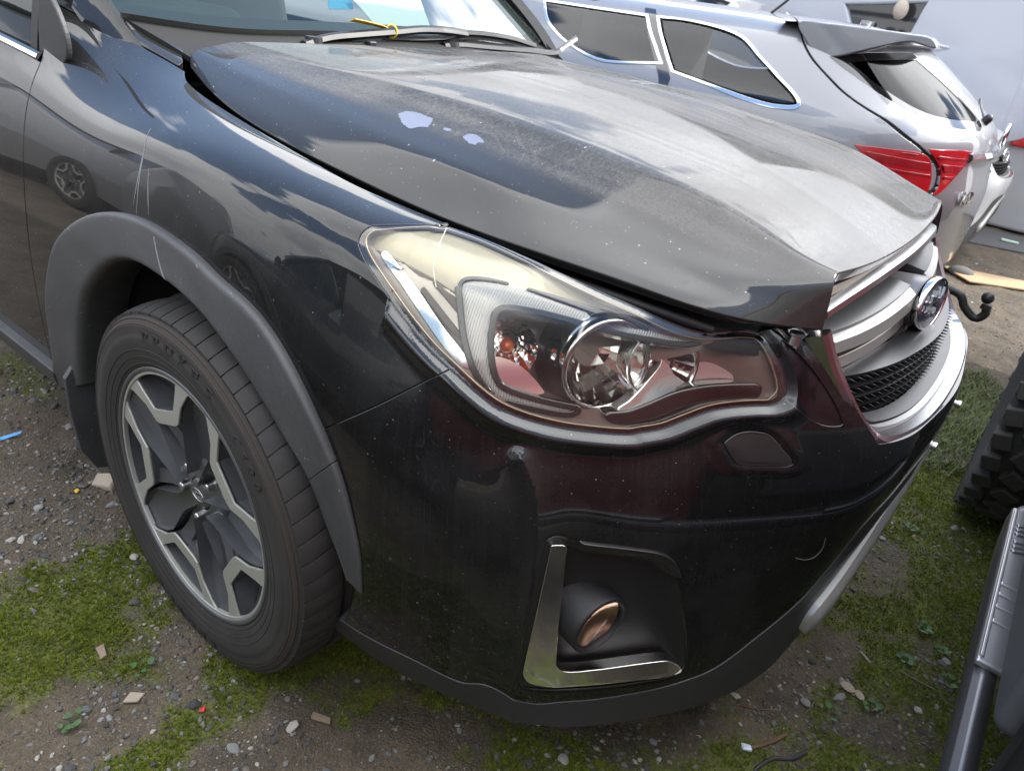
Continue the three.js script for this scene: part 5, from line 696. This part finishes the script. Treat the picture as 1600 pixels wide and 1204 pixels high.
// ---------- silver wagon beside the black car ----------
{
  const w = group('silver_wagon'); tag(w, 'silver estate car with tail spoiler and red tail lights beside the black car', 'car');
  const ins = (o) => inside(outline(o, 6)), G1 = ins([[3.4207, 1.1157], [3.4207, 1.1157], [3.5822, 1.1246], [3.8389, 1.0817], [3.9587, .9902], [4.1515, .8097], [4.158, .7821], [4.0884, .7664], [3.9218, .776], [3.6141, .8252], [3.6141, .8252]]), G2 = ins([[2.8027, 1.1085], [2.8027, 1.1085], [3.097, 1.1109], [3.373, 1.1143], [3.373, 1.1143], [3.5562, .8574], [3.5562, .8574], [3.2277, .8138], [2.9147, .9614]]), T1 = ins([[4.3581, .6903], [4.3581, .6903], [4.4596, .6961], [4.5609, .6962], [4.5962, .6758], [4.6169, .5977], [4.6104, .538], [4.6104, .538], [4.5445, .5576], [4.4576, .613]]), T2 = ins([[4.5828, .716], [4.5828, .716], [4.7574, .7177], [4.8244, .7013], [4.7652, .6519], [4.6652, .5496], [4.6354, .5375], [4.6354, .5375], [4.6551, .573], [4.6482, .6425]]), R = ins([[4.2289, 1.0543], [4.2289, 1.0543], [4.4185, 1.1017], [4.818, 1.1346], [4.818, 1.1346], [4.9168, .9992], [4.9733, .8302], [4.9313, .7903], [4.8174, .7856], [4.5851, .8103], [4.4378, .8986], [4.3242, .9851]]), seam = outline([[4.0441, 1.2113], [4.1132, 1.0899], [4.2262, .9629], [4.3467, .8447], [4.4645, .7694], [4.556, .715], [4.6331, .6494], [4.6389, .5722], [4.6165, .5331]], 6, false), H = wag.L / 2, m_ = (u) => u > H ? wag.L - u : u;
  const inGlass = (u, v) => Math.max(G1(m_(u), v), G2(m_(u), v)), atSeam_ = (u, v) => { const [d] = nearest(seam, u, v, false); return d - .0075; };
  const valance = (u, v) => v - .20;   // grey lower part
  const hole = (u, v) => Math.min(-inGlass(u, v), -T1(m_(u), v) - .002, -T2(m_(u), v) - .002, -R(m_(u), v) - .002);
  put('body', panel(wag, [0, wag.L, 1000], [.14, wag.H, 190], (u, v) => Math.min(hole(u, v), valance(u, v), u < H && u > 3.6 && v > .5 ? atSeam_(u, v) : 1), { thick: .02, bevel: .003 }), silverPaint, w);
  put('seam_channel', panel(wag, [3.8, 4.75, 160], [.45, wag.H, 120], (u, v) => .014 - nearest(seam, u, v, false)[0], { off: -.008, flange: false }), matteBlack, w);
  put('lower_valance', panel(wag, [0, wag.L, 200], [0, .22, 20], null, { off: -.004, thick: .02 }), M({ color: lin(.05, .054, .058), roughness: .5 }), w);
  const glass = M({ color: lin(.8, .84, .86), transmission: 1, thickness: 0, roughness: 0, ior: 1.52 });
  put('quarter_window', panel(wag, [3.2, 4.3, 110], [.70, 1.2, 60], (u, v) => G1(u, v) - .018, { off: -.002, flange: false }), glass, w);
  put('door_window', panel(wag, [2.4, 3.6, 110], [.70, 1.2, 60], (u, v) => G2(u, v) - .012, { off: -.002, flange: false }), glass, w);
  put('window_trim', panel(wag, [2.4, 4.3, 240], [.70, 1.2, 90], (u, v) => { const a = G1(u, v), b = G2(u, v), d = Math.max(a, b); return Math.min(d + .003, .008 - d, 1 + 0 * a); }, { off: .004, thick: .01 }), chrome, w);
  put('window_pillar', panel(wag, [3.3, 3.62, 30], [.72, 1.16, 40], (u, v) => .028 - Math.abs((u - 3.40) - (1.1 - v) * .62), { off: .003, thick: .01 }), glossBlack, w);
  const red = M({ color: lin(.30, .006, .01), roughness: .12, clearcoat: 1, clearcoatRoughness: .02 }), redD = M({ color: lin(.20, .004, .008), roughness: .15, clearcoat: 1 });
  put('tail_light', panel(wag, [3.9, 4.75, 130], [.45, .80, 70], (u, v) => T1(u, v), { off: (u, v) => .002 + .006 * sstep(0, .02, T1(u, v)), thick: .02 }), red, w);
  put('tail_light', panel(wag, [4.4, 5.0, 110], [.45, .80, 70], (u, v) => T2(u, v), { off: (u, v) => .002 + .006 * sstep(0, .02, T2(u, v)), thick: .02 }), red, w);
  for (const y of [.655, .694, .616, .735]) put('tail_light_band', panel(wag, [3.9, 4.95, 130], [.45, .80, 70], (u, v) => Math.min(Math.max(T1(u, v), T2(u, v)) - .008, (y === .655 ? .014 : .005) - Math.abs(v - y + .05 * (u - 4.5)) ), { off: .009, thick: .003 }), redD, w);
  for (const s of [0, 1]) s && put('tail_light', panel(wag, [wag.L - 5.0, wag.L - 3.9, 120], [.45, .80, 50], (u, v) => Math.max(T1(wag.L - u, v), T2(wag.L - u, v)), { off: .004, thick: .02 }), red, w);
  for (const far of [0, 1]) put('rear_window', panel(wag, far ? [H, wag.L - 4.1, 90] : [4.1, H, 90], [.74, 1.2, 70], (u, v) => R(m_(u), v) - .001, { off: -.003, flange: false }), M({ color: lin(.10, .12, .115), transmission: 1, thickness: 0, roughness: 0, ior: 1.4, specularIntensity: .5 }), w);
  for (const far of [0, 1]) put('rear_window_border', panel(wag, far ? [H, wag.L - 4.1, 90] : [4.1, H, 90], [.74, 1.2, 70], (u, v) => { const d = R(m_(u), v); return Math.min(d, .035 - d); }, { off: -.001, flange: false }), glossBlack, w);
  put('spoiler', (() => { const rows = [], n = 26; const pr = (k) => { const e = 1 - Math.pow(Math.abs(k * 2 - 1), 6), x1 = -.02 + .27 * Math.pow(e, .5); return [[-.25, 1.172], [-.1, 1.188], [.08, 1.19], [x1 - .03, 1.186], [x1, 1.176], [x1 + .004, 1.166], [x1 - .01, 1.158], [x1 - .06, 1.140], [-.02, 1.085], [-.14, 1.08]]; }; for (let j = 0; j < 10; j++) rows.push([...Array(n + 1).keys()].map((i) => { const k = i / n, p = pr(k)[j]; return [p[0], p[1], -1.93 - k * 1.34 + (p[1] < 1.16 ? 0 : .02 * (k - .5))]; })); const s = new Surf(rows, -1); return panel(s, [0, s.L, 60], [0, s.H, 60], null, { flange: false }); })(), silverPaint, w);
  put('spoiler_end', new THREE.ExtrudeGeometry(new THREE.Shape(outline([[-.1555, 1.1743, -1.93], [-.098, 1.1116, -1.93], [-.0507, 1.064, -1.93], [.0304, 1.0833, -1.93], [.1182, 1.1172, -1.93], [.2737, 1.1709, -1.93], [.3164, 1.1661, -1.93], [.3627, 1.1618, -1.93], [.3414, 1.1826, -1.93], [.2588, 1.1864, -1.93], [.0698, 1.1854, -1.93], [-.0543, 1.1828, -1.93]].flatMap((p, i) => i === 2 ? [p, p] : [p]).map(([x, y]) => [x, y]), 4).map((p) => new THREE.Vector2(...p))), { depth: .05, bevelEnabled: true, bevelSize: .006, bevelThickness: .012, bevelSegments: 4 }).translate(0, 0, -1.985), silverPaint, w);
  put('rear_wiper', merge([moved(new THREE.CapsuleGeometry(.018, .05, 6, 16), .555, .905, -2.5, 0, 0, -.5), tube([[.56, .915, -2.5], [.50, .955, -2.7], [.46, .975, -2.95]], .008, 20, 8)]), blackPlastic, w);
  put('tailgate_handle', sweep([[.585, .785, -2.2], [.635, .79, -2.4], [.645, .79, -2.6], [.635, .79, -2.8], [.585, .785, -3.0]], () => [[0, 1, 0], [1, 0, 0]], () => [[-.018, -.03], [-.015, .01], [0, .018], [.018, .01], [.02, -.03]], 40), chrome, w);
  put('rear_emblem', new THREE.TorusGeometry(.045, .009, 10, 36).rotateY(Math.PI / 2).translate(.645, .865, -2.6), chrome, w);
  { const font = await new FontLoader().loadAsync('fonts/droid/droid_sans_bold.typeface.json'), q = wag.find([.575, .60, -2.2]), p = wag.at(...q), n = wag.normal(...q); put('model_badge', new TextGeometry('i40', { font, size: .052, depth: .006, curveSegments: 4 }).rotateY(Math.atan2(n[0], n[2])).translate(...V.add(p, n, .004)), chrome, w); }
  put('antenna', tube([[-.42, 1.20, -2.3], [-.36, 1.26, -2.3], [-.28, 1.36, -2.3]], .006, 12, 6), blackPlastic, w);
  // tow bar
  const b = [[.8564, .2041, -2.45], [.8735, .1413, -2.45], [.8464, .109, -2.45], [.7878, .1419, -2.45], [.747, .1909, -2.45]]; put('tow_bar', merge([tube([[.45, b[4][1], -2.45], b[4], b[3], b[2], b[1], V.mix(b[1], b[0], .6)], .019, 40, 12), new THREE.SphereGeometry(.027, 24, 16).translate(...V.add(b[0], [0, .008, 0])), moved(new THREE.CylinderGeometry(.022, .024, .02, 18), ...V.mix(b[1], b[0], .5))]), M({ color: lin(.03, .03, .03), roughness: .45, metalness: .5 }), w);
  put('cabin', merge([moved(box(3.2, .4, 1.5), -1.9, .45, -2.6), moved(box(.12, .5, .45, .05), -1.15, .92, -2.15), moved(box(.12, .5, .45, .05), -1.15, .92, -3.05), moved(box(.10, .16, .26, .04), -1.12, 1.12, -2.15), moved(box(.5, .1, 1.3, .03), -.2, .8, -2.6)]), matteBlack, w);
  put('underside', moved(box(3.6, .1, 1.55), -1.5, .16, -2.6), matteBlack, w);
  for (const x of [-.55, -3.2]) { const q = group('rear_wheel', w); q.name = x < -2 ? 'front_wheel' : 'rear_wheel'; q.position.set(x, .16, -1.80); put('tyre', new THREE.TorusGeometry(.25, .085, 16, 48), rubberSeal, q); put('rim', merge([new THREE.TorusGeometry(.20, .015, 10, 48), ...[0, 1, 2, 3, 4].map((k) => moved(box(.05, .2, .03), .1 * Math.cos(k * 1.257 + 1.57), .1 * Math.sin(k * 1.257 + 1.57), 0, 0, 0, k * 1.257))]), silverPlastic, q); }
}
// ---------- white car, vans further off ----------
const carPart = (n) => car.children.filter((o) => o.name === n);
function carFrom(name, label, mat, place, turn) {   // the body skin of a car of the same build in another paint
  const g = group(name); tag(g, label, 'car'); g.position.set(...place); g.rotation.y = turn;
  for (const n of ['front_fender', 'front_bumper', 'bonnet', 'front_door', 'windscreen_pillar', 'roof', 'washer_cover', 'scuttle_corner']) for (const o of carPart(n)) { const c = put(n, o.geometry, mat, g); c.position.copy(o.position); }
  for (const n of ['wheel_arch_cladding', 'sill_trim', 'bumper_lip', 'underbody', 'windscreen_border', 'scuttle_panel', 'wheel_arch_liner', 'silver_skid_trim', 'door_window', 'cabin_shell', 'front_seat', 'dashboard', 'belt_trim', 'mirror_sail_panel']) for (const o of carPart(n)) put(n, o.geometry, o.material, g);
  const ws = carPart('windscreen')[0]; put('windscreen', ws.geometry, darkGlass, g);
  const hl = group('headlight', g); for (const o of carPart('headlight')[0].children) if (!/lens_|bulb/.test(o.name) || o.name === 'lens_frame') put(o.name, o.geometry, o.material, hl);
  const gr = group('grille', g); for (const o of carPart('grille')[0].children) put(o.name, o.geometry, o.name === 'emblem_face' ? chrome : o.material, gr);
  for (const [x, n] of [[0, 'front_wheel'], [-2.635, 'rear_wheel']]) { const wh = carPart('front_wheel')[0].clone(); wh.name = n; wh.position.x = x; g.add(wh); }
  put('rear_body', sweep([[-1.38, 0, 0], [-2.0, 0, 0], [-2.9, 0, 0], [-3.35, 0, 0], [-3.5, 0, 0]], () => [[0, 1, 0], [0, 0, 1]], (t) => { const k = t > .8 ? 1 - (t - .8) * 1.2 : 1, T = t > .75 ? 1.5 - (t - .75) * 1.2 : 1.5; return [[.3, -.83 * k], [.6, -.85 * k], [.93, -.80 * k], [T - .1, -.6 * k], [T, -.45 * k], [T, .45 * k], [T - .1, .6 * k], [.93, .80 * k], [.6, .85 * k], [.3, .83 * k]]; }, 40), mat, g);
  return g;
}
carFrom('white_car', 'white car nose behind the silver wagon with chrome ringed badge', whitePaint, [-.30, -.17, -4.75], 0);
{
  const v = [[-1.0667, 1.3959, -5.6], [-.9315, 1.1858, -5.6], [-.4738, 1.2342, -5.6], [-.4273, 1.4871, -5.6], [.3358, 1.173, -5.6], [.3541, .4573, -5.6], [-.9639, 1.4263, -5.6]], van = group('white_van'); tag(van, 'large pale white van with dark side window above the wagon roof', 'van');
  const vw = M({ color: lin(.33, .35, .40), roughness: .4, clearcoat: 1, clearcoatRoughness: .08 });
  const P = ([x, y]) => new THREE.Vector2(x, y), rx = v[4][0] + .02;
  const sh = new THREE.Shape([[-4.6, .1], [-4.6, .85], [-4.1, 1.1], [-3.3, 2.1], [-2.4, 2.28], [rx - .12, 2.26], [rx, 2.05], [v[5][0] + .02, .55], [v[5][0] + .06, .1]].map(P));
  const win = new THREE.Path(outline([v[0], v[0], v[1], v[1], v[2], v[2], v[3], v[3]].map(([x, y]) => [x, y]).concat([]), 3).map(P)); sh.holes.push(win);
  put('body', new THREE.ExtrudeGeometry(sh, { depth: .04, bevelEnabled: true, bevelSize: .02, bevelThickness: .02, bevelSegments: 4, curveSegments: 12 }).translate(0, 0, -5.65), vw, van);
  const sh2 = new THREE.Shape([[-4.6, .1], [-4.6, .85], [-4.1, 1.1], [-3.3, 2.1], [-2.4, 2.28], [rx - .12, 2.26], [rx, 2.05], [v[5][0] + .02, .55], [v[5][0] + .06, .1]].map(P)); put('far_body', new THREE.ExtrudeGeometry(sh2, { depth: 1.6, bevelEnabled: false }).translate(0, 0, -7.5), vw, van);
  put('side_window', new THREE.ShapeGeometry(new THREE.Shape(win.getPoints(4))).translate(0, 0, -5.64), M({ color: lin(.02, .022, .025), roughness: .05, clearcoat: 1 }), van);
  // pressed swell of the side panel round the wheel
  const cx = v[5][0] - .42; put('side_swell', new THREE.SphereGeometry(1, 40, 24).scale(.75, .34, .022).translate(cx, .86, -5.612), vw, van);
  put('waist_moulding', sweep([[-2.6, .72, -5.6], [-1, .74, -5.6], [v[5][0] - .02, .66, -5.6]], () => [[0, 1, 0], [0, 0, 1]], () => [[-.03, -.02], [-.02, .012], [.02, .012], [.03, -.02]], 20), vw, van);
  put('door_mirror', merge([moved(new THREE.SphereGeometry(.07, 20, 14).scale(.8, 1, .6), v[2][0] - .12, v[2][1] + .16, -5.5)]), M({ color: lin(.35, .3, .25), roughness: .5 }), van);
  const b = [[.2665, 1.1761, -6.4], [.2868, .3784, -6.4], [.3948, .7475, -6.4], [.4981, .6128, -6.4], [.2792, .8538, -6.4], [.7107, .0958, -6.4]], vb = group('white_van'); tag(vb, 'white van rear at the right edge with red tail lamp and black handle', 'van');
  const s3 = new THREE.Shape([[b[1][0], -.1], [b[1][0], b[1][1]], [b[0][0], b[0][1]], [b[0][0] + .1, 2.1], [b[0][0] + 2.2, 2.1], [b[0][0] + 2.2, -.1]].map(P));
  put('body', new THREE.ExtrudeGeometry(s3, { depth: .1, bevelEnabled: true, bevelSize: .03, bevelThickness: .03, bevelSegments: 3 }).translate(0, 0, -6.5), whitePaint, vb);
  put('body_side', moved(box(2.2, 2.0, 3.4, .05), b[0][0] + 1.2, 1.0, -8.3), whitePaint, vb);
  put('tail_lamp', moved(box(.22, .34, .06, .02), b[2][0] + .14, b[2][1] - .04, -6.36), M({ color: lin(.45, .01, .012), roughness: .15, clearcoat: 1 }), vb);
  put('door_handle', moved(box(.2, .06, .05, .015), b[4][0] + .06, b[4][1], -6.36), blackPlastic, vb);
}
// ---------- red pickup across the front, at the right edge ----------
{
  const t = group('red_pickup'); tag(t, 'red pickup with off road tyre and ribbed silver side step at right edge', 'pickup truck');
  const redP = M({ color: lin(.29, .013, .013), roughness: .35, clearcoat: 1, clearcoatRoughness: .04 });
  // wheel nearest the grille
  const w = group('off_road_wheel', t); w.position.set(1.165, .375, -.97);
  put('tyre', new THREE.LatheGeometry([[-.10, .22], [-.125, .27], [-.13, .31], [-.118, .345], [-.10, .358], [.10, .358], [.118, .345], [.13, .31], [.125, .27], [.1, .22]].map(([y, r]) => new THREE.Vector2(r, y)), 90).rotateZ(Math.PI / 2), M({ color: lin(.030, .029, .027), roughness: .85 }), w);
  const lugs = []; const nL = 34; for (let i = 0; i < nL; i++) { const a = i / nL * 2 * Math.PI; for (const [x, wd, da, sk] of [[-.108, .042, 0, .25], [.108, .042, .5, -.25], [-.045, .052, .45, -.5], [.03, .056, .95, .45]]) { const b = a + da * 2 * Math.PI / nL; lugs.push(box(wd, .024, .046, .005, 1).applyMatrix4(new THREE.Matrix4().makeRotationY(sk)).translate(x, .364, 0).applyMatrix4(new THREE.Matrix4().makeRotationX(b))); } for (const s of [-1, 1]) lugs.push(box(.014, .05, .03, .004, 1).translate(s * .124, .335, 0).applyMatrix4(new THREE.Matrix4().makeRotationX(a + (s > 0 ? .5 : 0) * 2 * Math.PI / nL))); }
  const lg = put('tread_lugs', merge(lugs), M({ color: lin(.034, .032, .030), roughness: .85 }), w); lg.userData.kind = 'stuff';
  put('rim', new THREE.LatheGeometry([[-.06, .02], [-.075, .06], [-.07, .17], [-.1, .2], [-.105, .225], [.1, .225]].map(([y, r]) => new THREE.Vector2(r, y)), 48).rotateZ(Math.PI / 2), M({ color: lin(.02, .02, .02), roughness: .4 }), w);
  // side step: chrome-edged tube with ribbed tread pads
  const s0 = [[1.09, .4142, -.1504], [1.09, .4632, .6353]][0], s1 = [[1.09, .4142, -.1504], [1.09, .4632, .6353]][1]; const zA = s0[2] + .02, zB = 1.25, xo = 1.104, y = .418;
  put('step_tube', sweep([[xo + .13, y - .03, zA - .06], [xo + .06, y - .006, zA - .035], [xo + .012, y, zA + .02], [xo, y, zA + .12], [xo, y, .4], [xo, y, .8], [xo, y, zB]], (q, tg) => [[0, 1, 0], V.norm(V.cross([0, 1, 0], tg))], () => [...Array(14).keys()].map((i) => { const a = i / 14 * 2 * Math.PI; return [.021 * Math.sin(a), .019 * Math.cos(a)]; }), 90), M({ color: lin(.13, .13, .14), metalness: .8, roughness: .33 }), t);
  const alu = M({ color: lin(.36, .36, .375), metalness: .8, roughness: .32 });
  for (const [za, zb] of [[zA + .06, .405], [.72, 1.2]]) {
    put('step_plate', moved(box(.10, .012, zb - za, .005), xo + .034, y + .024, (za + zb) / 2), alu, t);
    const g = za < .3 ? [.05, .066, .082, .11, .126, .142, .27, .3, .335, .375] : [.05, .1, .2, .3, .4]; for (const d of g) put('step_rib', moved(box(.088, .007, .009, .003), xo + .035, y + .030, za + d, 0, za < .3 && d < .2 ? .45 : 0), alu, t);
    put('step_rib_edge', moved(box(.006, .006, zb - za - .02, .002), xo - .010, y + .030, (za + zb) / 2), alu, t);
  }
  put('step_bracket', merge([moved(box(.3, .03, .05), xo + .25, y - .03, .1), moved(box(.3, .03, .05), xo + .25, y - .03, .9)]), blackPlastic, t);
  // body above: dark cladding along the sill, red side, dark glass
  put('sill_cladding', moved(box(.16, .22, 1.25, .02, 4), 1.182, .61, -.03), M({ color: lin(.06, .064, .07), roughness: .45, bumpMap: grain, bumpScale: .0002 }), t);
  put('body_side', sweep([[1.2, 0, -3.2], [1.2, 0, -2.5], [1.2, 0, -.5], [1.2, 0, 1], [1.2, 0, 2.6]], () => [[0, 1, 0], [1, 0, 0]], () => [[.50, .06], [.58, .02], [.72, .0], [.9, -.005], [1.02, .01], [1.10, .05], [1.12, .10], [1.12, 1.65], [.5, 1.65]], 30), redP, t);
  put('rear_wing', moved(box(.3, .5, .7, .03, 4), 1.28, .64, 1.02), redP, t); put('arch_edge', moved(box(.2, .24, .06, .015), 1.22, .56, .63), blackPlastic, t);
  put('wheel_flare', new THREE.TorusGeometry(.46, .05, 12, 40, Math.PI).rotateY(Math.PI / 2).translate(1.17, .40, -.99), M({ color: lin(.03, .03, .032), roughness: .6 }), t);
  put('cab_glass', sweep([[1.3, 0, -1.2], [1.3, 0, 1.0], [1.3, 0, 1.6]], () => [[0, 1, 0], [1, 0, 0]], () => [[1.11, 0], [1.6, .2], [1.6, 1.2], [1.11, 1.4]], 10), M({ color: lin(.015, .018, .02), roughness: .05, clearcoat: 1 }), t);
  put('cab_roof', moved(box(1.1, .08, 2.6, .04), 2.05, 1.65, .2), redP, t);
  put('chassis', moved(box(1.3, .3, 5.4), 2.0, .50, -.3), matteBlack, t);
  put('wheel_tub', moved(box(.6, .6, 1.0), 1.75, .62, -.99), matteBlack, t);
}
// ---------- what the paint mirrors: cars across the lane, unseen buildings added to darken the bonnet ----------
{
  carFrom('silver_car', 'silver car parked across the lane facing the black car side', silverPaint, [-6.5, 0, 3.3], Math.PI);
  carFrom('dark_car', 'dark grey car parked across the lane behind the photographer', M({ color: lin(.035, .037, .04), roughness: .4, clearcoat: 1, clearcoatRoughness: .05 }), [-1.45, 0, 3.28], Math.PI);
  const wh = group('warehouse'); tag(wh, 'added unseen sheet metal building that darkens the bonnet reflection', 'warehouse');
  const sheet = M({ color: lin(.10, .105, .11), roughness: .6 }), roofM = M({ color: lin(.07, .068, .066), roughness: .7 });
  const gable = new THREE.Shape([[-7, -.2], [7, -.2], [7, 5.2], [0, 7.2], [-7, 5.2]].map((q) => new THREE.Vector2(...q)));
  put('wall', new THREE.ExtrudeGeometry(gable, { depth: 16, bevelEnabled: false }).translate(-5, 0, -38), sheet, wh);
  for (const s of [-1, 1]) put('roof_slope', moved(box(7.7, .12, 16.6, .02), -5 + s * 3.62, 6.28, -30, 0, 0, -s * .2783), roofM, wh);
  put('roller_door', moved(box(4, 4, .1, .02), -7, 1.9, -21.95), M({ color: lin(.05, .06, .09), roughness: .5 }), wh);
  const w2 = group('warehouse'); tag(w2, 'added unseen low flat roofed building that darkens the bonnet reflection', 'warehouse');
  put('wall', moved(box(20, 4.4, 9, .03), -25, 2.0, -24), M({ color: lin(.14, .12, .10), roughness: .8 }), w2); put('roof_edge', moved(box(20.4, .35, 9.4, .03), -25, 4.3, -24), roofM, w2);
}

renderer.render(scene, camera);
